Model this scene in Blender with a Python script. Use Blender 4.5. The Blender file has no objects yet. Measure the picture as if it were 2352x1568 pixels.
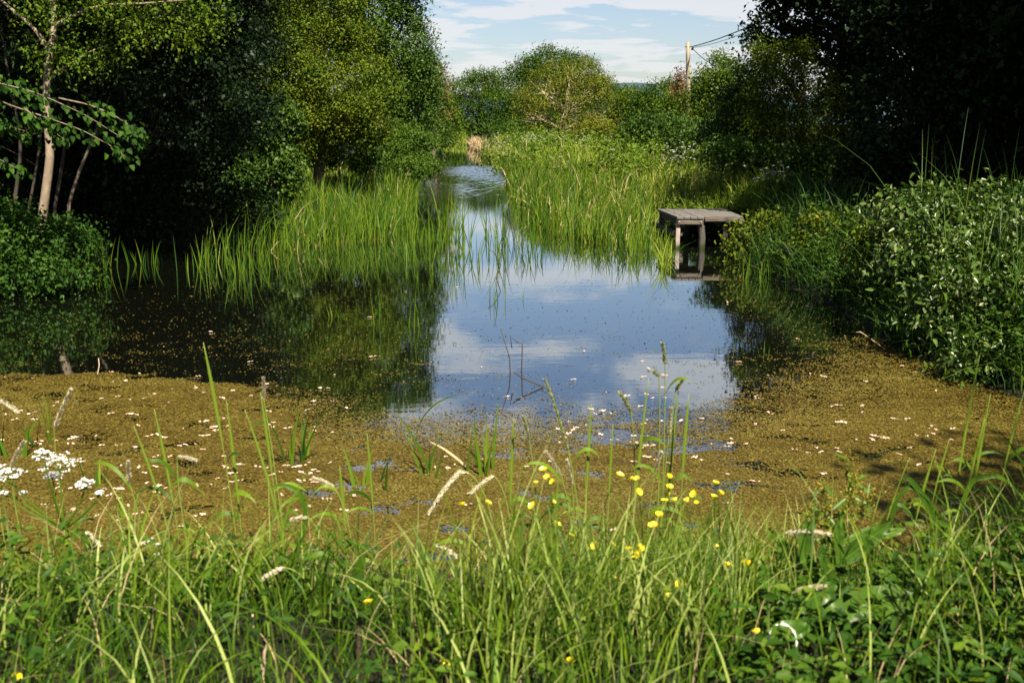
import bpy, math, random
import numpy as np

rng = np.random.default_rng(11)
random.seed(11)
C = bpy.context.scene.collection
PI = math.pi

# ---------------------------------------------------------------- camera model
CAM_H = 2.1
PITCH = math.radians(12.42)
FPX = 35 / 36 * 2352.0          # photo measured on a 2352 x 1568 grid
SP, CP = math.sin(PITCH), math.cos(PITCH)


def ray(px, py):
    a = (px - 1176) / FPX
    b = (784 - py) / FPX
    return np.array([a, CP + b * SP, -SP + b * CP])


def at_z(px, py, z=0.0):
    d = ray(px, py)
    return np.array([0, 0, CAM_H]) + d * ((z - CAM_H) / d[2])


def at_y(px, py, Y):
    d = ray(px, py)
    return np.array([0, 0, CAM_H]) + d * (Y / d[1])


def nrm(v):
    return v / np.maximum(np.linalg.norm(v, axis=-1, keepdims=True), 1e-9)


def rnd(n):
    return rng.normal(size=(n, 3))


# ---------------------------------------------------------------- object helpers
def link(o, parent=None):
    C.objects.link(o)
    if parent is not None:
        o.parent = parent
    return o


def tag(o, label=None, cat=None, group=None, kind=None):
    if label:
        o['label'] = label
    if cat:
        o['category'] = cat
    if group:
        o['group'] = group
    if kind:
        o['kind'] = kind
    return o


def thing(name, label, cat, loc=(0, 0, 0), rz=0.0, group=None):
    o = bpy.data.objects.new(name, None)
    o.empty_display_size = 0.1
    o.location = [float(v) for v in loc]
    o.rotation_euler = (0, 0, rz)
    link(o)
    return tag(o, label, cat, group)


def raw_mesh(name, V, Fs, mat, attrs=None, smooth=False, mats=None, midx=None):
    """V (n,3); Fs list of (m,k) int arrays; attrs dict name->(n,) floats on points."""
    me = bpy.data.meshes.new(name)
    V = np.ascontiguousarray(V, dtype=np.float32)
    Fs = [np.asarray(f, dtype=np.int32) for f in Fs if len(f)]
    me.vertices.add(len(V))
    me.vertices.foreach_set('co', V.ravel())
    idx = np.concatenate([f.ravel() for f in Fs])
    tot = np.concatenate([np.full(len(f), f.shape[1], np.int32) for f in Fs])
    start = np.concatenate([[0], np.cumsum(tot)[:-1]]).astype(np.int32)
    me.loops.add(len(idx))
    me.loops.foreach_set('vertex_index', idx)
    me.polygons.add(len(tot))
    me.polygons.foreach_set('loop_start', start)
    if attrs:
        for k, a in attrs.items():
            at = me.attributes.new(k, 'FLOAT', 'POINT')
            at.data.foreach_set('value', np.ascontiguousarray(a, dtype=np.float32))
    for m in (mats or [mat]):
        me.materials.append(m)
    if midx is not None:
        me.polygons.foreach_set('material_index', np.ascontiguousarray(midx, dtype=np.int32))
    if smooth:
        me.polygons.foreach_set('use_smooth', np.ones(len(tot), dtype=bool))
    me.update(calc_edges=True)
    return me


def obj(name, V, Fs, mat, parent=None, attrs=None, smooth=False, loc=None):
    o = bpy.data.objects.new(name, raw_mesh(name, V, Fs, mat, attrs, smooth))
    if loc is not None:
        o.location = [float(v) for v in loc]
    return link(o, parent)


class MB:
    """collects arrays for one mesh"""

    def __init__(s):
        s.V, s.F, s.A, s.n = [], {}, {}, 0

    def add(s, V, F, **attrs):
        V = np.asarray(V, dtype=np.float64).reshape(-1, 3)
        for f in (F if isinstance(F, list) else [F]):
            f = np.asarray(f, dtype=np.int64)
            if len(f):
                s.F.setdefault(f.shape[1], []).append(f + s.n)
        for k in ('v', 't'):
            a = attrs.get(k, 0.5)
            a = np.broadcast_to(np.asarray(a, dtype=np.float64), (len(V),))
            s.A.setdefault(k, []).append(a)
        s.V.append(V)
        s.n += len(V)
        return s

    def arrays(s):
        V = np.concatenate(s.V)
        Fs = [np.concatenate(f) for f in s.F.values()]
        A = {k: np.concatenate(a) for k, a in s.A.items()}
        return V, Fs, A

    def build(s, name, mat, parent=None, smooth=False, loc=None):
        V, Fs, A = s.arrays()
        if loc is not None:
            V = V - np.asarray(loc)
        return obj(name, V, Fs, mat, parent, A, smooth, None if parent is not None else loc)


def copy_tree(o, loc=None, rz=None, scale=None, label=None, parent=None):
    c = o.copy()
    C.objects.link(c)
    if parent is not None:
        c.parent = parent
    if loc is not None:
        c.location = [float(v) for v in loc]
    if rz is not None:
        c.rotation_euler = (0, 0, rz)
    if scale is not None:
        c.scale = scale if hasattr(scale, '__len__') else (scale,) * 3
    if label:
        c['label'] = label
    for ch in list(o.children):
        copy_tree(ch, parent=c)
    return c


# ---------------------------------------------------------------- shapes
def tube(path, rad, sides=6, cap=True):
    path = np.asarray(path, float)
    n = len(path)
    rad = np.broadcast_to(np.asarray(rad, float), (n,))
    tan = nrm(np.gradient(path, axis=0))
    ref = np.array([0.31, 0.95, 0.05]) if abs(tan[:, 2]).mean() > 0.5 else np.array([0.05, 0.1, 1.0])
    a = nrm(np.cross(tan, ref))
    b = np.cross(tan, a)
    ang = np.arange(sides) / sides * 2 * PI
    V = path[:, None] + rad[:, None, None] * (np.cos(ang)[None, :, None] * a[:, None] + np.sin(ang)[None, :, None] * b[:, None])
    V = V.reshape(-1, 3)
    i = np.arange(n - 1)[:, None] * sides
    j = np.arange(sides)[None]
    k = (j + 1) % sides
    F = np.stack([i + j, i + k, i + sides + k, i + sides + j], -1).reshape(-1, 4)
    Fs = [F]
    if cap:
        Fs.append(np.arange(sides)[::-1][None])
        Fs.append((np.arange(sides) + (n - 1) * sides)[None])
    t = np.repeat(np.linspace(0, 1, n), sides)
    return V, Fs, t


def box(x0, x1, y0, y1, z0, z1):
    V = np.array([[x, y, z] for z in (z0, z1) for y in (y0, y1) for x in (x0, x1)], float)
    F = np.array([[0, 2, 3, 1], [4, 5, 7, 6], [0, 1, 5, 4], [2, 6, 7, 3], [0, 4, 6, 2], [1, 3, 7, 5]])
    return V, F


def bez(p0, p1, p2, n):
    t = np.linspace(0, 1, n)[:, None]
    return (1 - t) ** 2 * np.asarray(p0) + 2 * t * (1 - t) * np.asarray(p1) + t * t * np.asarray(p2)


def leaves(P, D, N, L, W, fold=0.25, droop=0.15, simple=False):
    """leaf shapes at base points P, along D, facing N. returns V,F"""
    n = len(P)
    D = nrm(D)
    S = nrm(np.cross(D, N))
    N = np.cross(S, D)
    L = np.broadcast_to(L, (n,))[:, None]
    W = np.broadcast_to(W, (n,))[:, None]
    if simple:
        v = np.stack([P, P + D * L * .5 - S * W * .5 + N * W * fold, P + D * L - N * L * droop, P + D * L * .5 + S * W * .5 + N * W * fold], 1)
        F = np.arange(n * 4).reshape(n, 4)
        return v.reshape(-1, 3), F
    up = N * W * fold
    v = np.stack([P,
                  P + D * L * .30 - S * W * .48 + up,
                  P + D * L * .68 - S * W * .36 + up * .8 - N * L * droop * .5,
                  P + D * L - N * L * droop,
                  P + D * L * .68 + S * W * .36 + up * .8 - N * L * droop * .5,
                  P + D * L * .30 + S * W * .48 + up], 1)
    b = np.arange(n)[:, None] * 6
    F = np.concatenate([b + np.array([0, 3, 2, 1]), b + np.array([0, 5, 4, 3])])
    return v.reshape(-1, 3), F


def blades(P, H, lean, bend, W, segs=4, width_pow=1.0, face=None, base_w=0.7):
    """grass blades. P (n,3) base, H height, lean (n,2) horizontal tip offset (in heights), bend exponent."""
    n = len(P)
    H = np.broadcast_to(H, (n,))
    W = np.broadcast_to(W, (n,))
    bend = np.broadcast_to(bend, (n,))
    t = np.linspace(0, 1, segs + 1)
    off = (t[None] ** bend[:, None])                      # n,s
    lx = lean[:, 0:1] * off * H[:, None]
    ly = lean[:, 1:2] * off * H[:, None]
    lm = np.linalg.norm(lean, axis=1)[:, None]
    z = H[:, None] * (t[None] - 0.42 * np.clip(lm, 0, 1.6) ** 1.5 * t[None] ** 3)
    cx = P[:, 0:1] + lx
    cy = P[:, 1:2] + ly
    cz = P[:, 2:3] + z
    if face is None:
        face = rng.uniform(0, 2 * PI, n)
    sx, sy = np.cos(face)[:, None], np.sin(face)[:, None]
    prof = np.where(t < .35, base_w + (1 - base_w) * t / .35, (1 - ((t - .35) / .65) ** (1.6 * width_pow)))
    hw = W[:, None] * .5 * np.maximum(prof, 0.04)[None]
    A = np.stack([cx - sx * hw, cy - sy * hw, cz], -1)
    B = np.stack([cx + sx * hw, cy + sy * hw, cz], -1)
    V = np.stack([A, B], 2).reshape(n, -1, 3)
    k = 2 * (segs + 1)
    b = np.arange(n)[:, None, None] * k + np.arange(segs)[None, :, None] * 2
    F = (b + np.array([0, 1, 3, 2])).reshape(-1, 4)
    tt = np.broadcast_to(np.repeat(t, 2)[None], (n, k)).ravel()
    return V.reshape(-1, 3), F, tt


# ---------------------------------------------------------------- materials
def new_mat(name):
    m = bpy.data.materials.new(name)
    m.use_nodes = True
    nt = m.node_tree
    nt.nodes.clear()
    out = nt.nodes.new('ShaderNodeOutputMaterial')
    return m, nt, out


def ramp(nt, stops, interp='LINEAR'):
    r = nt.nodes.new('ShaderNodeValToRGB')
    r.color_ramp.interpolation = interp
    e = r.color_ramp.elements
    e[0].position, e[0].color = stops[0][0], (*stops[0][1], 1)
    e[1].position, e[1].color = stops[-1][0], (*stops[-1][1], 1)
    for p, c in stops[1:-1]:
        x = e.new(p)
        x.color = (*c, 1)
    return r


def leaf_mat(name, cols, trans=0.35, rough=0.5, spec=0.3, tcol=None, ends=None):
    """cols: colours for the random attribute v. ends=(base colour, tip colour) mixes along a blade."""
    m, nt, out = new_mat(name)
    N, Lk = nt.nodes, nt.links
    at = N.new('ShaderNodeAttribute')
    at.attribute_name = 'v'
    k = len(cols)
    r = ramp(nt, [(i / (k - 1), c) for i, c in enumerate(cols)])
    Lk.new(at.outputs['Fac'], r.inputs[0])
    col = r.outputs[0]
    if ends:
        a2 = N.new('ShaderNodeAttribute')
        a2.attribute_name = 't'
        for (c, lo, hi) in ends:
            mr = N.new('ShaderNodeMapRange')
            mr.inputs['From Min'].default_value = lo
            mr.inputs['From Max'].default_value = hi
            Lk.new(a2.outputs['Fac'], mr.inputs['Value'])
            mx = N.new('ShaderNodeMix')
            mx.data_type = 'RGBA'
            Lk.new(mr.outputs[0], mx.inputs['Factor'])
            Lk.new(col, mx.inputs['A'])
            mx.inputs['B'].default_value = (*c, 1)
            col = mx.outputs['Result']
    p = N.new('ShaderNodeBsdfPrincipled')
    p.inputs['Roughness'].default_value = rough
    p.inputs['Specular IOR Level'].default_value = spec * .65
    Lk.new(col, p.inputs['Base Color'])
    t = N.new('ShaderNodeBsdfTranslucent')
    g = N.new('ShaderNodeMix')
    g.data_type = 'RGBA'
    g.blend_type = 'MULTIPLY'
    g.inputs['Factor'].default_value = 1.0
    Lk.new(col, g.inputs['A'])
    g.inputs['B'].default_value = (*(tcol or (1.6, 1.5, 0.5)), 1)
    Lk.new(g.outputs['Result'], t.inputs['Color'])
    mx = N.new('ShaderNodeMixShader')
    mx.inputs[0].default_value = trans * .6
    Lk.new(p.outputs[0], mx.inputs[1])
    Lk.new(t.outputs[0], mx.inputs[2])
    Lk.new(mx.outputs[0], out.inputs[0])
    return m


def noise_mat(name, cols, scale=(4, 4, 4), detail=6, rough=0.85, bump=0.3, spec=0.2, obj_coord=True, contrast=(.3, .7)):
    m, nt, out = new_mat(name)
    N, Lk = nt.nodes, nt.links
    tc = N.new('ShaderNodeTexCoord')
    mp = N.new('ShaderNodeMapping')
    mp.inputs['Scale'].default_value = scale
    Lk.new(tc.outputs['Object'], mp.inputs[0])
    nz = N.new('ShaderNodeTexNoise')
    nz.inputs['Scale'].default_value = 1.0
    nz.inputs['Detail'].default_value = detail
    nz.inputs['Roughness'].default_value = .65
    Lk.new(mp.outputs[0], nz.inputs['Vector'])
    k = len(cols)
    lo, hi = contrast
    r = ramp(nt, [(lo + (hi - lo) * i / (k - 1), c) for i, c in enumerate(cols)])
    Lk.new(nz.outputs['Fac'], r.inputs[0])
    p = N.new('ShaderNodeBsdfPrincipled')
    p.inputs['Roughness'].default_value = rough
    p.inputs['Specular IOR Level'].default_value = spec
    Lk.new(r.outputs[0], p.inputs['Base Color'])
    b = N.new('ShaderNodeBump')
    b.inputs['Strength'].default_value = bump
    b.inputs['Distance'].default_value = 0.02
    Lk.new(nz.outputs['Fac'], b.inputs['Height'])
    Lk.new(b.outputs[0], p.inputs['Normal'])
    Lk.new(p.outputs[0], out.inputs[0])
    return m


M = {}
M['ground'] = noise_mat('bank_soil', [(.006, .006, .003), (.012, .011, .005), (.016, .018, .006)], scale=(3, 3, 3), bump=.6)
M['hill'] = noise_mat('far_hill', [(.03, .055, .07), (.04, .07, .085)], scale=(.03, .03, .03), bump=0)
M['bark'] = noise_mat('bark_brown', [(.06, .045, .03), (.15, .115, .08), (.22, .18, .13)], scale=(14, 14, 4), bump=.8)
M['bark_dark'] = noise_mat('bark_dark', [(.02, .016, .012), (.045, .036, .028), (.06, .05, .04)], scale=(14, 14, 4), bump=.8)  # darkened copy of the brown bark, with the hollow's shade in its colour
M['bark_pale'] = noise_mat('bark_pale', [(.16, .12, .085), (.22, .165, .115), (.36, .29, .22)], scale=(10, 10, 5), bump=.6)
M['bark_olive'] = noise_mat('bark_olive', [(.20, .17, .08), (.34, .29, .15), (.42, .36, .2)], scale=(5, 5, 2), bump=.5)
M['pole'] = noise_mat('pole_wood', [(.15, .12, .08), (.26, .22, .16), (.35, .30, .23)], scale=(12, 12, .8), bump=.4)
M['wood_grey'] = noise_mat('weathered_board', [(.06, .055, .05), (.125, .115, .105), (.18, .168, .155)], scale=(60, 3, 60), bump=.5)
M['wood_side'] = noise_mat('weathered_cross_board', [(.06, .055, .05), (.12, .112, .102), (.175, .164, .15)], scale=(3, 60, 60), bump=.5)
M['wood_brown'] = noise_mat('brown_timber', [(.05, .04, .032), (.11, .088, .07), (.16, .13, .108)], scale=(4, 50, 50), bump=.5)
M['wood_post'] = noise_mat('pale_post', [(.18, .14, .12), (.30, .24, .21), (.38, .31, .28)], scale=(50, 50, 4), bump=.4)
M['wood_dark'] = noise_mat('dark_post', [(.03, .026, .022), (.075, .066, .056), (.12, .108, .095)], scale=(50, 50, 4), bump=.6)
M['metal'] = noise_mat('bolt_steel', [(.4, .4, .4), (.65, .65, .64)], scale=(60, 60, 60), rough=.35, spec=.8, bump=.1)
M['cable'] = noise_mat('cable_black', [(.015, .016, .02), (.025, .026, .03)], bump=0)
M['dead'] = noise_mat('dead_stem', [(.20, .13, .08), (.40, .30, .2), (.55, .45, .33)], scale=(30, 30, 30), bump=.2)
M['dead_dark'] = noise_mat('dark_dead_stem', [(.02, .015, .010), (.05, .035, .02), (.08, .06, .03)], scale=(20, 20, 20), bump=.3)

for k_ in ('wood_post', 'wood_dark'):
    nt_ = M[k_].node_tree
    pr = next(n for n in nt_.nodes if n.type == 'BSDF_PRINCIPLED')
    src = pr.inputs['Base Color'].links[0].from_socket
    tc_ = next(n for n in nt_.nodes if n.type == 'TEX_COORD')
    sx = nt_.nodes.new('ShaderNodeSeparateXYZ')
    nt_.links.new(tc_.outputs['Object'], sx.inputs[0])
    nn_ = nt_.nodes.new('ShaderNodeTexNoise')
    nn_.inputs['Scale'].default_value = 28
    nt_.links.new(tc_.outputs['Object'], nn_.inputs['Vector'])
    ma = nt_.nodes.new('ShaderNodeMath')
    ma.operation = 'MULTIPLY_ADD'
    ma.inputs[1].default_value = .12
    nt_.links.new(nn_.outputs['Fac'], ma.inputs[0])
    nt_.links.new(sx.outputs['Z'], ma.inputs[2])
    mr_ = nt_.nodes.new('ShaderNodeMapRange')
    mr_.inputs['From Min'].default_value = .17
    mr_.inputs['From Max'].default_value = .10
    nt_.links.new(ma.outputs[0], mr_.inputs['Value'])
    mi = nt_.nodes.new('ShaderNodeMix')
    mi.data_type = 'RGBA'
    nt_.links.new(mr_.outputs[0], mi.inputs['Factor'])
    nt_.links.new(src, mi.inputs['A'])
    mi.inputs['B'].default_value = (.03, .035, .012, 1)
    nt_.links.new(mi.outputs['Result'], pr.inputs['Base Color'])

G = leaf_mat
M['l_alder'] = G('shade_toned_alder_leaf', [(.003, .008, .003), (.006, .016, .004), (.013, .030, .006)], trans=.2, rough=.5, spec=.22)  # leaf colour darkened in place of shade falling on the alder
M['l_haw'] = G('hawthorn_leaf', [(.016, .036, .005), (.044, .080, .006), (.095, .135, .008), (.15, .14, .012)], trans=.3, spec=.15)
M['l_hedge'] = G('hedge_leaf', [(.020, .044, .005), (.048, .082, .007), (.10, .13, .009), (.15, .14, .012)], trans=.25, spec=.15)
M['bankgrass'] = G('dark_bank_grass', [(.006, .022, .005), (.015, .048, .008), (.04, .085, .010), (.11, .16, .02)], trans=.25, rough=.45, spec=.25)
M['l_nettle'] = G('nettle_leaf', [(.012, .034, .006), (.025, .062, .008), (.05, .105, .010)], trans=.25, spec=.15)
M['l_tall'] = G('lime_leaf', [(.014, .036, .006), (.034, .074, .008), (.07, .125, .012)], trans=.25, rough=.48, spec=.25)
M['l_bush'] = G('willow_bush_leaf', [(.025, .058, .007), (.05, .10, .010), (.085, .14, .014)], trans=.3, spec=.2)
M['l_far'] = G('far_tree_leaf', [(.012, .034, .006), (.042, .088, .008), (.105, .16, .011)], trans=.3, spec=.15)
M['l_yel'] = G('yellow_green_leaf', [(.022, .050, .006), (.058, .105, .008), (.12, .155, .010)], trans=.3, spec=.15)
M['l_olive'] = G('olive_leaf', [(.055, .075, .008), (.10, .12, .010), (.15, .15, .014)], trans=.3, spec=.15)
M['l_dark'] = G('shade_toned_leaf', [(.005, .012, .004), (.009, .020, .005), (.016, .034, .007)], trans=.15, rough=.5, spec=.15)  # deep shade of the woods is put into this leaf colour
M['l_hazel'] = G('hazel_leaf', [(.009, .030, .005), (.019, .052, .006), (.042, .095, .008)], trans=.4, rough=.55, spec=.1)
M['l_bramble'] = G('bramble_leaf', [(.014, .038, .006), (.028, .06, .007), (.06, .105, .012), (.22, .25, .11)], trans=.25, rough=.32, spec=.5)
M['l_red'] = G('rusty_leaf', [(.09, .05, .02), (.15, .085, .04), (.18, .12, .06)], trans=.3)
M['reed'] = G('reed_blade', [(.011, .038, .005), (.040, .092, .006), (.088, .15, .009), (.16, .185, .02)], trans=.28, rough=.45, spec=.18,
              ends=[((.20, .15, .02), .22, 0.0)])
M['sedge'] = G('reed_blue_blade', [(.04, .085, .025), (.06, .12, .035), (.09, .15, .04)], trans=.35, rough=.4)
M['grass'] = G('bank_grass', [(.008, .028, .004), (.045, .095, .005), (.105, .162, .008), (.25, .29, .08)], trans=.25, rough=.45, spec=.2)
M['meadow'] = G('meadow_grass', [(.028, .068, .007), (.085, .145, .011), (.18, .235, .02), (.33, .32, .08)], trans=.28, rough=.6, spec=.12)
M['straw'] = G('straw_grass', [(.32, .23, .11), (.45, .33, .18), (.50, .40, .24)], trans=.3, rough=.6, tcol=(1.1, 1, .8))
M['herb'] = G('herb_leaf', [(.010, .032, .005), (.032, .075, .006), (.095, .14, .009)], trans=.22, rough=.5, spec=.15)
M['dock'] = G('dock_leaf', [(.03, .075, .008), (.05, .11, .010), (.085, .145, .014)], trans=.4, rough=.38, spec=.45)
M['dockseed'] = G('dock_seed', [(.14, .16, .015), (.24, .22, .02), (.32, .24, .03)], trans=.35)
M['seed'] = G('seed_head', [(.42, .36, .22), (.55, .48, .32), (.62, .56, .42)], trans=.35, rough=.7, tcol=(1.1, 1.05, .9))
M['seed_green'] = G('green_seed_head', [(.22, .26, .09), (.32, .34, .14), (.42, .42, .22)], trans=.35, rough=.7, tcol=(1.1, 1.05, .8))
M['petal'] = G('buttercup_petal', [(.78, .61, .015), (.84, .70, .03), (.88, .80, .12)], trans=.35, rough=.25, spec=.6, tcol=(1.1, 1.05, .6))
M['stamen'] = G('buttercup_centre', [(.55, .38, .02), (.7, .5, .03)], trans=.1)
M['umbel'] = G('white_umbel', [(.72, .72, .66), (.82, .82, .78)], trans=.3, rough=.6, tcol=(1, 1, .95))
M['pink'] = G('fallen_petal', [(.46, .29, .20), (.60, .42, .31), (.70, .57, .46)], trans=.15, rough=.6, tcol=(1, .9, .85))
M['duckweed'] = G('duckweed_frond', [(.036, .024, .005), (.082, .056, .009), (.122, .090, .014), (.138, .114, .020), (.20, .175, .06)], trans=.1, rough=.42, spec=.45, tcol=(1, 1, .5))


def water_mat():
    m, nt, out = new_mat('canal_water')
    N, Lk = nt.nodes, nt.links
    geo = N.new('ShaderNodeNewGeometry')
    mp = N.new('ShaderNodeMapping')
    mp.inputs['Scale'].default_value = (1.2, 3.2, 1)
    Lk.new(geo.outputs['Position'], mp.inputs[0])
    nz = N.new('ShaderNodeTexNoise')
    nz.inputs['Scale'].default_value = 2.2
    nz.inputs['Detail'].default_value = 3
    Lk.new(mp.outputs[0], nz.inputs['Vector'])
    b = N.new('ShaderNodeBump')
    b.inputs['Distance'].default_value = 0.12
    b.inputs['Strength'].default_value = 0.005
    Lk.new(nz.outputs['Fac'], b.inputs['Height'])
    d = N.new('ShaderNodeBsdfDiffuse')
    d.inputs['Color'].default_value = (.004, .005, .003, 1)
    g = N.new('ShaderNodeBsdfGlossy')
    g.inputs['Color'].default_value = (.93, .97, .98, 1)
    g.inputs['Roughness'].default_value = .012
    Lk.new(b.outputs[0], g.inputs['Normal'])
    f = N.new('ShaderNodeFresnel')
    f.inputs['IOR'].default_value = 1.45
    p = N.new('ShaderNodeMath')
    p.operation = 'POWER'
    p.inputs[1].default_value = .42
    Lk.new(f.outputs[0], p.inputs[0])
    mx = N.new('ShaderNodeMixShader')
    Lk.new(p.outputs[0], mx.inputs[0])
    Lk.new(d.outputs[0], mx.inputs[1])
    Lk.new(g.outputs[0], mx.inputs[2])
    Lk.new(mx.outputs[0], out.inputs[0])
    return m


M['water'] = water_mat()

# ---------------------------------------------------------------- canal outline and terrain
edge_px = [(-1500, 1330), (-300, 1335), (300, 1342), (700, 1350), (1200, 1372), (1700, 1345), (2100, 1290), (2600, 1250), (3300, 1240),
           (3300, 1075), (2800, 1010), (2500, 965), (2352, 925), (2200, 862), (2040, 795), (1900, 705), (1800, 655), (1715, 612), (1698, 585), (1690, 550), (1640, 522),
           (1480, 490), (1330, 452), (1240, 425), (1185, 398), (1155, 380), (1135, 366), (1110, 352), (1088, 343), (1077, 334),
           (1060, 331), (1020, 329), (1000, 328), (985, 331), (980, 345), (975, 370), (945, 385), (860, 395), (740, 420), (690, 440), (640, 470),
           (600, 505), (470, 535), (330, 548), (240, 575), (205, 640), (60, 660), (-200, 680), (-900, 700), (-2200, 720)]
edge = np.array([at_z(x, y)[:2] for x, y in edge_px])


def sdf(P):
    """signed distance to the canal outline; positive in the water"""
    P = np.asarray(P, float).reshape(-1, 2)
    d2 = np.full(len(P), 1e18)
    ins = np.zeros(len(P), bool)
    n = len(edge)
    for i in range(n):
        a, b = edge[i], edge[(i + 1) % n]
        ab = b - a
        t = np.clip(((P - a) @ ab) / max(ab @ ab, 1e-9), 0, 1)
        q = P - (a + t[:, None] * ab)
        d2 = np.minimum(d2, (q * q).sum(1))
        c = ((a[1] > P[:, 1]) != (b[1] > P[:, 1]))
        dy = b[1] - a[1]
        xx = a[0] + (P[:, 1] - a[1]) / (dy if abs(dy) > 1e-12 else 1e-12) * ab[0]
        ins ^= c & (P[:, 0] < xx)
    d = np.sqrt(d2)
    return np.where(ins, d, -d)


def sstep(a, b, x):
    t = np.clip((x - a) / (b - a), 0, 1)
    return t * t * (3 - 2 * t)


def wob(x, y):
    return (np.sin(x * 1.7 + 1.3 * np.sin(y * .9)) * np.sin(y * 1.3 + .7) * .5 + np.sin(x * 4.1 + y * 2.7) * .2 + np.sin(x * .31 + 2) * np.sin(y * .23) * .8)


def height(x, y):
    x = np.asarray(x, float).ravel()
    y = np.asarray(y, float).ravel()
    s = sdf(np.stack([x, y], 1))
    out = -s
    near = sstep(8.0, 4.0, y) * sstep(6.0, 4.0, np.abs(x) * 0 + y)
    right = sstep(0.5, 3.0, x) * (1 - near)
    left = (1 - near) * (1 - right)
    hb = near * .56 + right * .48 + left * .42
    wb = near * 1.5 + right * .9 + left * .9
    h = hb * sstep(0, 1, np.clip(out, 0, 50) / wb) + 0.05 * wob(x, y) * sstep(0, 1.0, out)
    h = h + left * .9 * sstep(1.5, 9, out) + right * .35 * sstep(5, 14, out)
    bed = -0.7 * sstep(0, 1.6, s)
    far = np.hypot(x, y)
    return np.where(s > 0, bed - .02, h - .004) * sstep(420, 250, far)


def grd(x, y):
    return float(height([x], [y])[0])


u = np.linspace(-1, 1, 261)
gx = np.sign(u) * (np.abs(u) * 9 + np.abs(u) ** 6 * 900)
w = np.linspace(0, 1, 330)
gy = -12 + w * 45 + w ** 3 * 60 + w ** 10 * 1100
XX, YY = np.meshgrid(gx, gy)
ZZ = height(XX, YY).reshape(XX.shape)
V = np.stack([XX, YY, ZZ], -1).reshape(-1, 3)
nx, ny = len(gx), len(gy)
ii = (np.arange(ny - 1)[:, None] * nx + np.arange(nx - 1)[None]).ravel()
F = np.stack([ii, ii + 1, ii + nx + 1, ii + nx], 1)
o = obj('ground', V, [F], M['ground'], smooth=True)
tag(o, kind='structure')

# water sheet: still, with a breeze-ruffled reach between 30 and 50 m
wx = np.concatenate([np.linspace(-45, -4.8, 14), np.arange(-4.6, 1.2, .06), np.linspace(1.4, 25, 10)])
wy = np.concatenate([np.linspace(2.5, 26, 16), np.arange(26.1, 50.6, .055), np.linspace(50.8, 130, 16)])
XX, YY = np.meshgrid(wx, wy)
amp = sstep(27, 36, YY) * sstep(50.2, 49.0, YY) * (.6 + .4 * np.sin(XX * .9 + YY * .35)) * sstep(-4.6, -4.0, XX) * sstep(1.1, .6, XX)
ZZ = np.zeros_like(XX)
for q in range(11):
    wl = rng.uniform(.2, .32)
    th = rng.normal(0, .55)
    ZZ += wl * .009 * np.sin((XX * math.sin(th) + YY * math.cos(th)) * 2 * PI / wl + rng.uniform(0, 6.28))
V = np.stack([XX, YY, ZZ * amp], -1).reshape(-1, 3)
nx, ny = len(wx), len(wy)
ii = (np.arange(ny - 1)[:, None] * nx + np.arange(nx - 1)[None]).ravel()
o = obj('water', V, [np.stack([ii, ii + 1, ii + nx + 1, ii + nx], 1)], M['water'], smooth=True)
tag(o, kind='structure')

# far hills (a low ridge behind the trees)
hx = np.linspace(-900, 900, 120)
prof = 30 + 3 * np.sin(hx * .004 + 1) + 2 * np.sin(hx * .013) + 9 * np.exp(-((hx - 118) / 55) ** 2) + .8 * np.sin(hx * .05)
mb = MB()
rows = [(0, 900), (.6, 960), (1, 1060), (.9, 1200), (0, 1500)]
V = np.concatenate([np.stack([hx, np.full_like(hx, yy), prof * k - 2], 1) for k, yy in rows])
n = len(hx)
ii = (np.arange(len(rows) - 1)[:, None] * n + np.arange(n - 1)[None]).ravel()
o = obj('hills', V, [np.stack([ii, ii + 1, ii + n + 1, ii + n], 1)], M['hill'], smooth=True)
tag(o, kind='structure')


# ---------------------------------------------------------------- trees
DK = 2.5        # overall foliage density
NLEAF = [0]


def expand(lobes, k=15, f=.36):
    """each lobe becomes a core with flattened boughs standing out of it: (centre, radii, weight, outward)"""
    out = []
    cs = np.array([l[0] for l in lobes], float)
    rs = np.array([l[1] for l in lobes], float)
    for i, (c, r) in enumerate(lobes):
        c, r = np.asarray(c, float), np.asarray(r, float)
        out.append((c, r * .78, .55, None))
        for q in range(k):
            d = nrm(rng.normal(size=3) + np.array([0, 0, .2]))
            s = r * f * rng.uniform(.6, 1.35) * np.array([1.25, 1.25, .72])
            p = c + d * (r - s * .35)
            ins = (((p - cs) / rs) ** 2).sum(1)
            ins[i] = 9
            if ins.min() < .5:
                continue
            out.append((p, s, 1.15, nrm(d * .7 + np.array([0, 0, .75]))))
    return out


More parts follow.
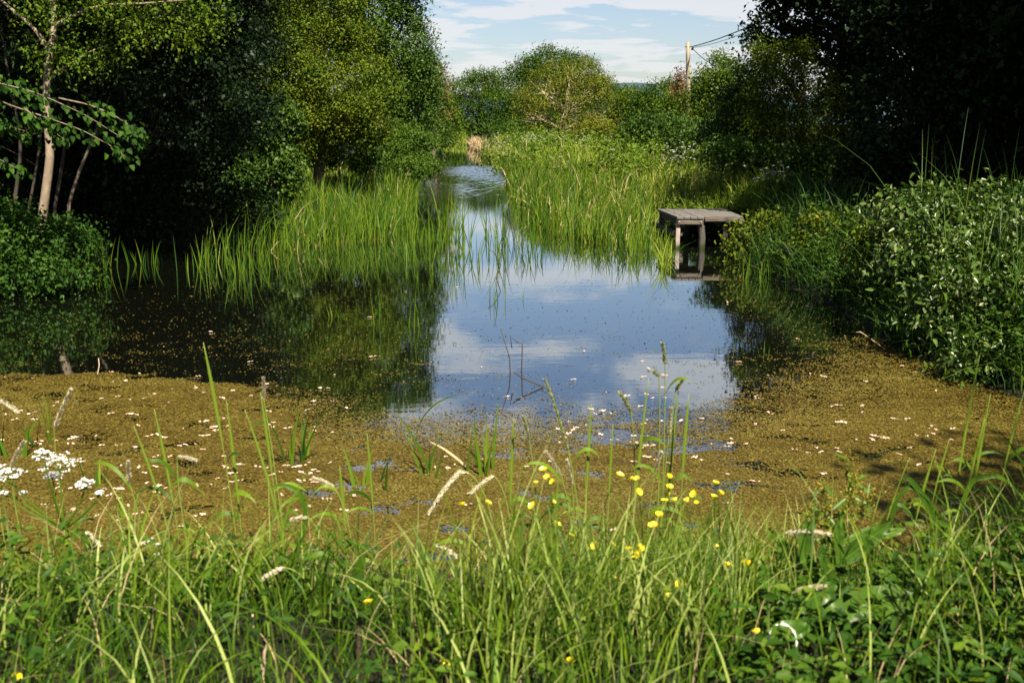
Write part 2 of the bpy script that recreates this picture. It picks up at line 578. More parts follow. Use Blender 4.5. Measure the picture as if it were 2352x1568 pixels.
def crown_arrays(lobes, leaf, dens=1.0, clump=None, per=14, simple=True, droop=.3, width=.62, rough=.35, cull=True, low=0.0, up=.7, sub=True):
    """leaves spread over ellipsoid lobes. lobes: list of (centre(3), radii(3))"""
    clump = clump or leaf * 4.5
    mb_V, mb_F, mb_A, nn = [], [], [], 0
    lobes = expand(lobes) if sub else [(l[0], l[1], 1.0, None) for l in lobes]
    cs = np.array([l[0] for l in lobes], float)
    rs = np.array([l[1] for l in lobes], float)
    ws = [l[2] for l in lobes]
    for li, (c, r) in enumerate(zip(cs, rs)):
        area = 4 * PI * ((r[0] * r[1]) ** 1.6 + (r[0] * r[2]) ** 1.6 + (r[1] * r[2]) ** 1.6) ** (1 / 1.6) / 3 ** (1 / 1.6)
        n = int(max(4, area * dens * DK * ws[li] / (clump * clump) * 1.5))
        d = nrm(rnd(n))
        if low:
            d = d[d[:, 2] > -1 + low]
        if lobes[li][3] is not None:
            d = d[d @ lobes[li][3] > -.25 + rng.uniform(-.2, .2, len(d))]
        n = len(d)
        if n == 0:
            continue
        bump = 1 + rough * .5 * (np.sin(d[:, 0] * 5.1 + li) * np.sin(d[:, 1] * 4.3 + 2 * li) + np.sin(d[:, 2] * 6.7 + 3 * li + d[:, 0] * 3)) * .7
        rad = (rng.uniform(0, 1, n) ** .28) * bump
        rad = np.where(rng.uniform(size=n) < .07, rad * rng.uniform(1.0, 1.15, n), rad)
        p = c + d * r * rad[:, None]
        keep = np.ones(n, bool)
        if cull:
            for lj in range(len(cs)):
                if lj != li:
                    q = (((p - cs[lj]) / rs[lj]) ** 2).sum(1)
                    keep &= ~((q < .4) & (rng.uniform(size=n) < .85))
        p, d = p[keep], d[keep]
        n = len(p)
        if n == 0:
            continue
        outn = nrm(d / r)
        tw = nrm(outn + np.array([0, 0, .15]) + rnd(n) * .45)
        cv = rng.uniform(0, 1) * .62 + rng.uniform(0, .38, n)
        size = rng.uniform(.6, 1.25, n)
        m = per
        t = rng.uniform(-.5, .8, (n, m))
        pos = p[:, None] + tw[:, None] * (t * clump)[..., None] + rng.normal(size=(n, m, 3)) * (clump * .26 * size[:, None, None])
        pos = pos - np.array([0, 0, 1.0]) * (np.abs(t) ** 2 * clump * droop)[..., None]
        D = nrm(tw[:, None] * .5 + rng.normal(size=(n, m, 3)) * .75 - np.array([0, 0, droop]))
        Nn = nrm(np.array([0, 0, up]) + outn[:, None] * .5 + rng.normal(size=(n, m, 3)) * .5)
        L = leaf * rng.uniform(.5, 1.35, n * m)
        v = np.clip(cv[:, None] * .65 + rng.uniform(0, .42, (n, m)) - .03, 0, 1).ravel()
        VV, FF = leaves(pos.reshape(-1, 3), D.reshape(-1, 3), Nn.reshape(-1, 3), L, L * width, simple=simple)
        k = 4 if simple else 6
        mb_V.append(VV)
        NLEAF[0] += len(L)
        mb_F.append(FF + nn)
        mb_A.append(np.repeat(v, k))
        nn += len(VV)
    return np.concatenate(mb_V), np.concatenate(mb_F), np.concatenate(mb_A)


def trunk_arrays(base, lobes, r0, top=None, forks=6, sides=7, lean=None):
    mb = MB()
    cs = np.array([l[0] for l in lobes], float)
    rs = np.array([l[1] for l in lobes], float)
    base = np.asarray(base, float)
    cen = cs.mean(0)
    hi = cs[:, 2].max()
    top = np.array([cen[0], cen[1], base[2] + (hi - base[2]) * .8]) if top is None else np.asarray(top, float)
    n = 9
    mid = base * .5 + top * .5 + rng.normal(size=3) * np.array([.12, .12, 0]) * r0 * 8
    path = bez(base, mid, top, n)
    path[1:-1] += rng.normal(size=(n - 2, 3)) * r0 * .25
    path[0, 2] -= .25
    rad = r0 * np.array([1.35, 1.0, .92, .84, .74, .62, .5, .38, .25])
    mb.add(*tube(path, rad, sides)[:2])
    for c, r in zip(cs, rs):
        k = int(np.clip(rng.normal(4, 1.5), 1, n - 2))
        zt = np.clip((c[2] - r[2] * .6 - base[2]) / max(top[2] - base[2], .1), .12, .85)
        k = int(zt * (n - 1))
        s = path[k]
        L = np.linalg.norm(c - s)
        m = s * .5 + c * .5 + np.array([0, 0, .12 * L]) + rng.normal(size=3) * .06 * L
        bp = bez(s, m, c, 6)
        br = rad[k] * .62 * np.linspace(1, .35, 6)
        mb.add(*tube(bp, br, 5)[:2])
        for f in range(forks):
            d = nrm(rng.normal(size=3) + np.array([0, 0, .35]))
            e = c + d * r * rng.uniform(.6, .98)
            s2 = bp[rng.integers(2, 6)]
            mm = s2 * .45 + e * .55 + rng.normal(size=3) * .08 * np.linalg.norm(e - s2) + np.array([0, 0, .05])
            mb.add(*tube(bez(s2, mm, e, 5), br[3] * .5 * np.linspace(1, .22, 5), 4, cap=False)[:2])
    return mb


def px_lobes(Y, spec):
    out = []
    for s in spec:
        px, py, rx, ry = s[:4]
        y = Y + (s[4] if len(s) > 4 else 0)
        c = at_y(px, py, y)
        k = y / CP / FPX * .985
        out.append((c, np.array([rx * k, (rx + ry) * .5 * k * (s[5] if len(s) > 5 else .9), ry * k])))
    return out


def tree(name, label, cat, lobes, base, mat, leaf, r0=.12, bark='bark', group=None, loc_z=None, forks=5, top=None, trunk=True, **kw):
    bx, by = base
    bz = grd(bx, by) if loc_z is None else loc_z
    root = thing(name, label, cat, (bx, by, bz), 0, group)
    L = np.array([bx, by, bz])
    V, F, A = crown_arrays(lobes, leaf, **kw)
    if trunk:
        tb = trunk_arrays(L, lobes, r0, top=top, forks=forks)
        V2, F2, A2 = tb.arrays()
        obj('trunk' if 'bush' not in name and 'shrub' not in name else 'stems', V2 - L, F2, M[bark], root, smooth=True)
    obj('crown', V - L, [F], M[mat], root, {'v': A})
    return root


def xat(px, Y):
    return (px - 1176) / FPX * (Y / CP) * .98


# --- left bank
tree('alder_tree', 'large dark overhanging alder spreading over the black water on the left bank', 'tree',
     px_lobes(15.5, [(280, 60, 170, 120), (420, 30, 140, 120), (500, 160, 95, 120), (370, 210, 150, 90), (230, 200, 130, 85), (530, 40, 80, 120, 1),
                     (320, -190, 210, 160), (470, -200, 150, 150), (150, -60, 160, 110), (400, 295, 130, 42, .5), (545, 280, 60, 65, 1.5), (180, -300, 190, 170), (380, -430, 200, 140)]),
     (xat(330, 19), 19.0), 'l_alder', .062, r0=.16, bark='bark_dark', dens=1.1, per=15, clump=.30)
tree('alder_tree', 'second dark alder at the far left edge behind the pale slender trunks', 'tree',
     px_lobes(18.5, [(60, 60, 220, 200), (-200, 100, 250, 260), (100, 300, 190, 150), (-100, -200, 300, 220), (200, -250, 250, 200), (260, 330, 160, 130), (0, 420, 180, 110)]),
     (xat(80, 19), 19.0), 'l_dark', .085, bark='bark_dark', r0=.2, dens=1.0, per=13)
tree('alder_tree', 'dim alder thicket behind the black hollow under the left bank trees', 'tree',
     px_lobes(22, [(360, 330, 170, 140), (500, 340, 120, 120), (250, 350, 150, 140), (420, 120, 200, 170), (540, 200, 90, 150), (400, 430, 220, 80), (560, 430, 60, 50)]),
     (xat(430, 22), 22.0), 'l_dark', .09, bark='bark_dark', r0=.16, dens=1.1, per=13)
tree('hawthorn_tree', 'yellow-green hawthorn in full sun leaning to the water behind the left reeds', 'tree',
     px_lobes(25, [(720, 90, 100, 60), (660, 180, 80, 60), (770, 170, 100, 50, -.4), (830, 235, 75, 42, -.8), (720, 250, 100, 48, -.5), (650, 40, 90, 70), (730, 10, 90, 55), (800, 300, 85, 34, -.6), (680, 320, 75, 45, -.2), (860, 285, 45, 28, -1), (620, 270, 60, 60)]),
     (xat(740, 25.5), 25.5), 'l_haw', .062, r0=.16, dens=1.2, per=15, clump=.32, forks=7)
tree('lime_tree', 'tallest deep green tree on the left bank cut by the top of the photo', 'tree',
     px_lobes(31, [(850, 40, 90, 110), (900, 110, 70, 90), (925, 200, 75, 80), (860, 180, 90, 90), (780, -30, 120, 110), (890, -40, 60, 70), (950, 250, 55, 60), (900, 280, 80, 60), (720, -90, 130, 110), (640, -60, 110, 110), (935, 30, 40, 60), (950, 100, 40, 50), (985, 185, 28, 45)]),
     (xat(860, 31.5), 31.5), 'l_tall', .085, r0=.24, dens=1.15, per=14, clump=.4)
tree('alder_tree', 'slim alder at the water edge beyond the rounded bush on the left bank', 'tree',
     px_lobes(42, [(960, 200, 42, 60), (985, 250, 45, 55), (1000, 300, 40, 35), (950, 290, 50, 45), (975, 160, 25, 40)]),
     (xat(965, 43), 43.0), 'l_tall', .10, r0=.14, dens=1.1, per=13)
tree('copper_tree', 'small rusty copper-leaved tree top behind the left bank trees', 'tree',
     px_lobes(60, [(998, 175, 18, 30), (1008, 215, 16, 28), (995, 240, 22, 30)]),
     (xat(998, 60), 60.0), 'l_red', .16, r0=.1, dens=.9, per=10)
tree('willow_tree', 'grey-green willow closing the left bank where the canal bends', 'tree',
     px_lobes(68, [(1015, 250, 28, 40), (1030, 290, 28, 35), (1000, 290, 35, 40), (1040, 315, 26, 16)]),
     (xat(1010, 69), 69.0), 'l_yel', .13, r0=.14, dens=1.0, per=12)
tree('willow_bush', 'rounded bright green bush dipping into the canal beyond the left reeds', 'bush',
     px_lobes(29, [(900, 335, 55, 50), (950, 350, 45, 40), (925, 370, 60, 30), (985, 390, 35, 14, -1), (870, 360, 40, 40), (960, 385, 40, 20, -.8)]),
     (xat(905, 29.5), 29.5), 'l_bush', .06, r0=.05, dens=1.3, per=15, clump=.26)
tree('elder_bush', 'dusky bush between the black hollow and the sunlit left reeds', 'bush',
     px_lobes(21.5, [(630, 370, 50, 60), (605, 420, 50, 60), (650, 310, 40, 50), (655, 400, 30, 45), (600, 465, 40, 35)]),
     (xat(625, 21.8), 21.8), 'l_tall', .07, r0=.05, dens=1.1, per=14, clump=.28)
tree('nettle_bush', 'low leafy green bush rooted at the left waterline under the pale trunk', 'bush',
     px_lobes(12.6, [(90, 580, 110, 75), (20, 570, 120, 85), (170, 600, 50, 55), (-120, 570, 140, 90), (120, 640, 80, 28, -.4), (30, 640, 80, 30, -.5), (-60, 640, 90, 32, -.5)]),
     (xat(80, 12.8), 12.8), 'l_nettle', .055, r0=.02, dens=1.1, per=13, clump=.22, forks=4, rough=.9)

# pale slender multi-stem tree at far left: the trunks are what shows
Yt = 14.0
root = thing('birch_tree', 'slender pale-barked tree with sunlit forked trunk at the far left', 'tree', (xat(92, Yt), Yt, grd(xat(92, Yt), Yt)))
L = np.array(root.location)
mb = MB()


def px_path(pts, Y, n=14):
    p = np.array([at_y(x, y, Y + dy) for x, y, dy in [(q + (0,))[:3] for q in pts]])
    t = np.linspace(0, len(p) - 1, n)
    out = np.stack([np.interp(t, np.arange(len(p)), p[:, k]) for k in range(3)], 1)
    out[1:-1] = out[1:-1] * .5 + (out[:-2] + out[2:]) * .25
    return out


mb.add(*tube(px_path([(88, 560), (98, 500), (108, 420), (118, 350), (108, 290), (106, 200), (112, 130), (128, 60), (118, -40), (110, -160), (140, -300)], Yt, 22), np.linspace(.068, .03, 22), 8)[:2])
mb.add(*tube(px_path([(112, 118), (85, 70), (50, 40), (8, 8), (-60, -60)], Yt, 10), np.linspace(.035, .014, 10), 5)[:2])
mb.add(*tube(px_path([(128, 60), (170, 35), (230, 12), (330, 10, -.5), (430, 0, -1)], Yt, 10), np.linspace(.035, .010, 10), 5)[:2])
mb.add(*tube(px_path([(120, 170), (160, 150), (200, 120), (260, 100)], Yt, 8), np.linspace(.02, .006, 8), 5)[:2])
mb.build('trunk', M['bark_pale'], root, smooth=True, loc=L)
V, F, A = crown_arrays(px_lobes(Yt, [(170, 70, 140, 70, -.2), (360, 40, 130, 55, -.6), (150, -90, 180, 100), (330, -120, 170, 110), (200, 130, 90, 45), (80, -200, 150, 100), (440, 60, 70, 45, -.8)]), .055, dens=.42, per=13, clump=.28)
obj('crown', V - L, [F], M['l_yel'], root, {'v': A})

for k, (pts, r, lab) in enumerate([
    ([(30, 500), (38, 430), (48, 360), (45, 290), (20, 180), (0, 60)], .032, 'thin mossy trunk furthest left among the stems behind the low bush'),
    ([(150, 500), (172, 420), (200, 350), (235, 270), (262, 190), (290, 100)], .03, 'leaning dark-flecked trunk just right of the forked pale trunk'),
    ([(58, 505), (75, 440), (92, 330), (100, 220), (90, 100)], .026, 'thin reddish leaning stem left of the forked pale trunk'),
    ([(120, 510), (140, 400), (160, 250), (180, 120), (185, 20)], .032, 'upright shaded trunk close behind the forked pale trunk')]):
    Y = 15.0 + .25 * k
    p = px_path(pts, Y, 14)
    p[0, 2] = grd(p[0, 0], p[0, 1]) - .1
    root = thing('sapling_tree', lab, 'tree', (p[0, 0], p[0, 1], p[0, 2] + .1))
    L = np.array(root.location)
    mb = MB()
    mb.add(*tube(p, np.linspace(r, r * .45, 14), 7)[:2])
    for q in range(5):
        s = p[rng.integers(5, 13)]
        e = s + rng.normal(size=3) * np.array([.5, .3, .25]) + np.array([0, 0, .35])
        mb.add(*tube(bez(s, (s + e) / 2 + rng.normal(size=3) * .06, e, 5), np.linspace(r * .3, r * .1, 5), 4, cap=False)[:2])
    mb.build('trunk', M['bark' if k == 1 else 'bark_dark'], root, smooth=True, loc=L)
    c = p[-1]
    V, F, A = crown_arrays([(c, np.array([.8, .7, .6])), (c + np.array([.3, .2, .7]), np.array([.8, .7, .7]))], .06, dens=.8, per=12, clump=.28)
    obj('crown', V - L, [F], M['l_alder'], root, {'v': A})

# hazel with one big-leaved branch reaching in from the left edge
Yh = 11.6
bx = -7.6
root = thing('hazel_tree', 'broad-leaved hazel branch drooping in from the left edge in the sun', 'tree', (bx, Yh, grd(bx, Yh)))
L = np.array(root.location)
mb = MB()
st = np.array([bx, Yh, L[2] - .2])
knee = at_y(-160, 150, Yh)
mb.add(*tube(bez(st, (st + knee) / 2 + np.array([-.2, 0, .5]), knee, 8), np.linspace(.06, .03, 8), 6)[:2])
twigs = [[(-160, 150), (0, 185), (120, 215), (230, 265), (325, 325)], [(-100, 165), (0, 235), (90, 265), (190, 300), (270, 345), (295, 370)], [(-160, 150), (-40, 190), (40, 200), (110, 230)],
         [(-160, 170), (-60, 260), (10, 290), (70, 305)], [(120, 225), (190, 240), (250, 265), (300, 300), (318, 330)], [(-160, 170), (-80, 330), (-10, 370), (40, 395)], [(60, 250), (110, 290), (150, 320)]]
LV, LF, LA, nn = [], [], [], 0
for tw in twigs:
    p = px_path(tw, Yh, 22)
    p[:, 1] += rng.normal() * .15
    mb.add(*tube(p, np.linspace(.012, .003, 22), 4)[:2])
    n = 80
    tt = rng.uniform(.18, 1, n) * 21
    q = np.stack([np.interp(tt, np.arange(22), p[:, k]) for k in range(3)], 1)
    side = rng.choice([-1, 1], n)[:, None]
    tan = nrm(p[-1] - p[0])
    D = nrm(tan * .5 + np.cross(tan, [0, 0, 1]) * side * .7 + np.array([0, 0, -.55]) + rnd(n) * .3)
    N_ = nrm(np.array([.2, -.5, .8]) + rnd(n) * .3)
    Ls = rng.uniform(.055, .10, n)
    q = q + rnd(n) * .05
    v, f = leaves(q, D, N_, Ls, Ls * .8, droop=.2)
    LV.append(v); LF.append(f + nn); LA.append(np.repeat(rng.uniform(0, 1, n), 6)); nn += len(v)
mb.build('trunk', M['bark'], root, smooth=True, loc=L)
obj('crown', np.concatenate(LV) - L, [np.concatenate(LF)], M['l_hazel'], root, {'v': np.concatenate(LA)})

for (x, y, h, lab) in [(-12.5, 27, 8, 'dark woodland tree behind the left alders, nearest'), (-10.5, 33, 9, 'dark woodland tree behind the yellow-green hawthorn'), (-17, 33, 10, 'dark woodland tree behind the left alders, farthest')]:
    lb = [(np.array([x + rng.normal() * .9, y + rng.normal() * .9, h * k]), np.array([3.2, 2.6, 1.9]) * (1.15 - abs(k - .5))) for k in (.15, .3, .45, .6, .75, .92)]
    tree('alder_tree', lab, 'tree', lb, (x, y), 'l_dark', .16, r0=.2, bark='bark_dark', dens=1.0, per=10)
tree('elder_bush', 'added black undergrowth giving the shade along the water inside the hollow on the left', 'bush',  # dark-leaved bush put in to blacken the bank under the trees
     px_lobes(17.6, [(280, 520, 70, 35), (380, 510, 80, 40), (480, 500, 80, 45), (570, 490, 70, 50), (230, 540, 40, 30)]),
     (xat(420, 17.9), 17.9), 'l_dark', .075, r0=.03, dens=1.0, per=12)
# off the left edge: trees whose reflections and crowns close the side
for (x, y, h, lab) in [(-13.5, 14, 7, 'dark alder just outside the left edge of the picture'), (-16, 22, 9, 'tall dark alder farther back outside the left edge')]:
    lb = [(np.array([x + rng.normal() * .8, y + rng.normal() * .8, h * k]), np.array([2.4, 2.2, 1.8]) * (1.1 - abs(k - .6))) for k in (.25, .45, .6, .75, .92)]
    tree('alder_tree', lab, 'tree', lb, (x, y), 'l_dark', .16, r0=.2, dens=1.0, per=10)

# --- far trees
tree('sycamore_tree', 'domed green tree at the end of the canal, left of the tallest central tree', 'tree',
     px_lobes(108, [(1100, 215, 55, 42), (1075, 250, 40, 40), (1135, 240, 50, 50), (1095, 285, 55, 35), (1150, 290, 45, 30), (1055, 290, 30, 25), (1120, 190, 35, 25)]),
     (xat(1100, 109), 109), 'l_far', .19, r0=.3, dens=1.15, per=13)
tree('ash_tree', 'tall dark green tree at the head of the meadow, highest against the sky', 'tree',
     px_lobes(84, [(1265, 165, 65, 42), (1215, 190, 50, 45), (1200, 240, 55, 50), (1320, 190, 55, 50), (1240, 220, 60, 60), (1180, 285, 45, 30), (1290, 260, 80, 60), (1350, 225, 45, 50)]),
     (xat(1240, 85), 85), 'l_far', .16, r0=.3, dens=1.15, per=13)
tree('ash_tree', 'olive yellowish ash with pale bare limbs showing through its thin crown', 'tree',
     px_lobes(70, [(1310, 175, 60, 42), (1250, 215, 60, 45), (1355, 220, 50, 50), (1300, 250, 80, 50), (1230, 275, 50, 34), (1370, 280, 45, 38), (1300, 300, 80, 24)]),
     (xat(1292, 71), 71), 'l_olive', .11, r0=.34, bark='bark_olive', dens=.52, per=10, forks=20)
tree('hawthorn_bush', 'pale flowering bush at the foot of the olive ash on its right', 'bush',
     px_lobes(52, [(1370, 300, 40, 22), (1400, 320, 38, 18), (1345, 312, 30, 16)]),
     (xat(1375, 52.5), 52.5), 'l_olive', .11, r0=.05, dens=1.1, per=12)
tree('willow_bush', 'dark round bush at the foot of the central trees on their left', 'bush',
     px_lobes(78, [(1175, 300, 40, 22), (1205, 308, 30, 16), (1140, 305, 30, 20)]),
     (xat(1180, 78.5), 78.5), 'l_tall', .15, r0=.06, dens=1.1, per=12)
row = [(1405, 252, 40, 45, 95, 'l_far', 'first dark crown right of the olive ash in the far tree row'),
       (1460, 250, 45, 40, 92, 'l_yel', 'yellow-green rounded crown in the middle of the far tree row'),
       (1520, 235, 50, 42, 88, 'l_far', 'deep green crown below the utility pole in the far tree row'),
       (1585, 245, 45, 50, 80, 'l_yel', 'bright leafy crown right of the pole base in the far tree row')]
for (px, py, rx, ry, Y, mt, lab) in row:
    tree('sycamore_tree', lab, 'tree', px_lobes(Y, [(px, py - 6, rx, ry * .9), (px - rx * .6, py + 22, rx * .8, 46), (px + rx * .6, py + 18, rx * .8, 48), (px, py + 65, rx * 1.2, 40)]),
         (xat(px, Y + 1), Y + 1), mt, .17, r0=.2, dens=1.15, per=12)
tree('copper_tree', 'small brownish tree top beside the utility pole', 'tree', px_lobes(76, [(1562, 178, 6, 14), (1557, 196, 8, 14), (1566, 205, 7, 12)]), (xat(1560, 76.5), 76.5), 'l_red', .17, r0=.08, dens=.9, per=9)
tree('maple_tree', 'leafy maple with bright pointed top just right of the pole', 'tree',
     px_lobes(44, [(1650, 170, 45, 40), (1615, 215, 45, 45), (1680, 210, 50, 50), (1630, 270, 60, 50), (1690, 275, 55, 50), (1600, 290, 50, 40), (1665, 330, 70, 30)]),
     (xat(1650, 44.5), 44.5), 'l_yel', .105, r0=.16, dens=1.15, per=13)
tree('maple_bush', 'dark leafy undergrowth bush below the pole at the meadow edge', 'bush',
     px_lobes(38, [(1520, 300, 50, 30), (1570, 310, 50, 30), (1480, 305, 40, 25), (1450, 320, 30, 18), (1610, 335, 55, 28)]),
     (xat(1540, 38.5), 38.5), 'l_tall', .10, r0=.06, dens=1.15, per=13)
# far end of the canal, left and right fillers
for (px, py, rx, ry, Y, lab) in [(930, 240, 90, 70, 110, 'far crowns behind the left bank trees, broadest one'), (1040, 280, 24, 30, 125, 'small far tree above the bend of the canal')]:
    tree('sycamore_tree', lab, 'tree', px_lobes(Y, [(px, py, rx, ry), (px, py + ry * .8, rx * 1.1, ry * .6)]), (xat(px, Y + 1), Y + 1), 'l_far', .32, r0=.25, dens=1.0, per=11)

# --- right bank
tree('hawthorn_tree', 'sunlit yellow-green hawthorn in front of the dark wood on the right', 'tree',
     px_lobes(23, [(1790, 165, 60, 55), (1845, 200, 70, 50), (1760, 235, 55, 50), (1880, 265, 75, 50), (1790, 300, 90, 50), (1930, 310, 50, 40), (1755, 135, 32, 32), (1890, 345, 85, 40), (1770, 355, 80, 35), (1950, 360, 50, 30), (1825, 130, 35, 28)]),
     (xat(1830, 23.3), 23.3), 'l_hedge', .058, r0=.13, dens=1.2, per=15, clump=.29, forks=7)
tree('maple_tree', 'shaded maple between the hawthorn and the bright maple by the pole', 'tree',
     px_lobes(30, [(1700, 260, 60, 60), (1740, 200, 45, 55), (1680, 320, 60, 45), (1740, 300, 60, 60), (1720, 360, 80, 30)]),
     (xat(1715, 30.3), 30.3), 'l_tall', .08, r0=.13, dens=1.15, per=13)
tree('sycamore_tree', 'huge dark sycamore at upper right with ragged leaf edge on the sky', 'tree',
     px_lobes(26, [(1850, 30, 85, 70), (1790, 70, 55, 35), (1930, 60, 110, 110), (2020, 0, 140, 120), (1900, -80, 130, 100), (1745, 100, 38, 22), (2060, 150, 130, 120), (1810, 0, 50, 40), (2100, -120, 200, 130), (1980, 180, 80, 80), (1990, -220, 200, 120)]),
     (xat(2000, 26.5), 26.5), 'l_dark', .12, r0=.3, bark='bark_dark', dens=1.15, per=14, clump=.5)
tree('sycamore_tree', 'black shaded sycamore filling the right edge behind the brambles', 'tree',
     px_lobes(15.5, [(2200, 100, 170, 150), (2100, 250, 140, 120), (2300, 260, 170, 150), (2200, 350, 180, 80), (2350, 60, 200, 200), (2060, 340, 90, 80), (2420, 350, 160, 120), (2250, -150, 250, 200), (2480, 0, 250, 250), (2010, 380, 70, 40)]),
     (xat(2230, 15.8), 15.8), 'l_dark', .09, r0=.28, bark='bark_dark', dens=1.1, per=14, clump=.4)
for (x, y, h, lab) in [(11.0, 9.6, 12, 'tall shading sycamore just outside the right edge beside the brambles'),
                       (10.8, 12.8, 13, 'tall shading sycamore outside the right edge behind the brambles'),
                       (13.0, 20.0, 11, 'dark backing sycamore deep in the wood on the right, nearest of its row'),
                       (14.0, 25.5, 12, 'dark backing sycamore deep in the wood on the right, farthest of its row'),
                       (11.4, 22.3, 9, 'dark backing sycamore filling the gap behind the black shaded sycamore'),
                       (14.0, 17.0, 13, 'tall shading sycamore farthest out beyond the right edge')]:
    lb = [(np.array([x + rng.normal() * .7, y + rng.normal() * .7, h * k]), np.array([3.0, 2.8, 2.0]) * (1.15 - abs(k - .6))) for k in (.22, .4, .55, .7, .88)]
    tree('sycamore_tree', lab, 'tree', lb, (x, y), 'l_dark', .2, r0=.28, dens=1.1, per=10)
lb = [(np.array([4.65, -.7, 5.5]), np.array([1.05, 1.2, 1.0])), (np.array([5.4, -.3, 6.6]), np.array([1.2, 1.3, 1.1])), (np.array([6.4, -1.2, 7.2]), np.array([1.6, 1.6, 1.3]))]
tree('ash_tree', 'ash standing behind the photographer on the right, shading the corner', 'tree', lb, (6.2, -1.8), 'l_far', .14, r0=.16, dens=.9, per=10)

tree('hawthorn_bush', 'dark shaded hedge growth along the foot of the sunlit hawthorn on the right', 'bush',
     px_lobes(21, [(1710, 365, 50, 30), (1790, 372, 60, 34), (1870, 378, 60, 36), (1950, 385, 60, 36), (1660, 352, 40, 24), (2010, 395, 45, 34)]),
     (xat(1840, 21.3), 21.3), 'l_tall', .07, r0=.04, dens=1.0, per=13, clump=.28)
tree('hawthorn_bush', 'dark hedge growth under the yellow-green hawthorn behind the left reeds', 'bush',
     px_lobes(26.6, [(720, 345, 50, 40), (780, 342, 60, 44), (835, 350, 40, 36)]),
     (xat(780, 26.8), 26.8), 'l_tall', .075, r0=.04, dens=1.0, per=13, clump=.28)

# brambles on the right bank
br = [(10.2, [(2200, 500, 130, 60), (2300, 520, 120, 70), (2080, 505, 90, 50)], 'large bramble bush at the right edge with white glinting leaves on top'),
      (9.3, [(2270, 620, 130, 90), (2400, 600, 140, 120), (2150, 590, 100, 70)], 'bramble thicket bulging toward the water at the right edge'),
      (8.6, [(2330, 740, 110, 100), (2210, 710, 90, 80), (2450, 740, 130, 130)], 'nearest bramble hanging over the golden duckweed at the right edge'),
      (8.0, [(2230, 820, 50, 35), (2300, 850, 70, 45), (2400, 850, 90, 70)], 'low bramble spray dipping to the waterline at the lower right')]
for Y, sp, lab in br:
    lb = px_lobes(Y, sp)
    bx, by = lb[0][0][0], Y + .2
    tree('bramble_bush', lab, 'bush', lb, (bx, by), 'l_bramble', .07, r0=.012, dens=.9, per=13, clump=.26, simple=False, droop=.5, width=.48, rough=.8, forks=5, group='brambles on the right bank', up=.9)


for Y, sp, lab in [(10.8, [(2060, 590, 55, 45), (2000, 570, 45, 38), (2075, 650, 45, 50)], 'ragged nettle clump in the middle of the right bank above overhanging grass'),
                   (13.4, [(1890, 530, 55, 32), (1960, 535, 45, 30), (1860, 590, 50, 34)], 'nettle clump on the right bank between the platform and the brambles'),
                   (15.4, [(1760, 535, 45, 34), (1715, 548, 30, 38), (1702, 590, 28, 28), (1770, 580, 40, 34)], 'weedy nettle clump crowding the right end of the wooden platform')]:
    lb = px_lobes(Y, sp)
    tree('nettle_bush', lab, 'bush', lb, (lb[0][0][0], Y + .2), 'l_hedge', .06, r0=.01, dens=.9, per=13, clump=.2, simple=False, droop=.4, forks=5, rough=.9, up=.9)


# ---------------------------------------------------------------- utility pole and wires
Yp = 58.0
pb = np.array([xat(1573, Yp), Yp, 0.0])
pb[2] = grd(pb[0], pb[1])
pt = at_y(1580, 97, Yp)
root = thing('utility_pole', 'weathered wooden utility pole standing above the far trees', 'pole', pb)
L = pb
ax = pt - pb
obj('pole_shaft', *(lambda a: (a[0] - L, a[1]))(tube(bez(pb - np.array([0, 0, .4]), (pb + pt) / 2, pt, 8), np.linspace(.16, .115, 8), 10)), M['pole'], root, smooth=True)
mb = MB()
q = pb + ax * .955
mb.add(*tube(np.array([q + np.array([-.16, -.05, 0]), q + np.array([.24, -.05, 0])]), .03, 6)[:2])
mb.build('bracket', M['cable'], root, loc=L)
mb = MB()
q2 = pb + ax * .93
mb.add(*tube(np.array([q2 + np.array([.2, -.05, -.02]), q2 + np.array([.24, -.05, .03]), q2 + np.array([.27, -.05, .1])]), np.array([.05, .07, .05]), 8)[:2])
mb.build('insulator', M['cable'], root, smooth=True, loc=L)


def wire(name, label, a, b, sag, r):
    p = bez(a, (np.asarray(a) + b) / 2 - np.array([0, 0, sag]), b, 24)
    V, F, _ = tube(p, r, 5)
    o = obj(name, V - a, F, M['cable'], loc=a)
    tag(o, label, 'cable')


A0 = pb + ax * .955 + np.array([.22, -.05, 0])
e1 = at_y(1775, 12, 47)
e1 = A0 + (e1 - A0) * 1.9
wire('overhead_cable', 'thick overhead cable rising from the pole top into the right-hand tree', A0, e1, .9, .028)
A1 = A0 + np.array([0, 0, -.05])
e2 = at_y(1775, 4, 46.6)
e2 = A1 + (e2 - A1) * 1.9
wire('overhead_cable', 'thin overhead wire just under the thick cable to the right-hand tree', A1, e2, 1.5, .014)
A2 = q2 + np.array([.25, -.05, .05])
wire('overhead_cable', 'short service wire slanting down from the pole into the bright maple', A2, at_y(1660, 160, 46), .25, .02)

# ---------------------------------------------------------------- wooden fishing platform
Y0, Y1 = 16.82, 18.35
zt = .545
X0n, X1n = 2.775, 3.245
root = thing('fishing_platform', 'small grey wooden fishing platform on posts over the water at the right bank', 'jetty', (3.1, 17.4, 0))
L = np.array([3.1, 17.4, 0])


def board(name, x0, x1, y0, y1, z0, z1, mat, skew=0.0, bev=.006, parent=root):
    V, F = box(x0, x1, y0, y1, z0, z1)
    V[:, 0] += skew * (V[:, 1] - y0)
    o = obj(name, V - L, [F], M[mat], parent)
    mod = o.modifiers.new('bevel', 'BEVEL')
    mod.width = bev
    mod.segments = 2
    return o


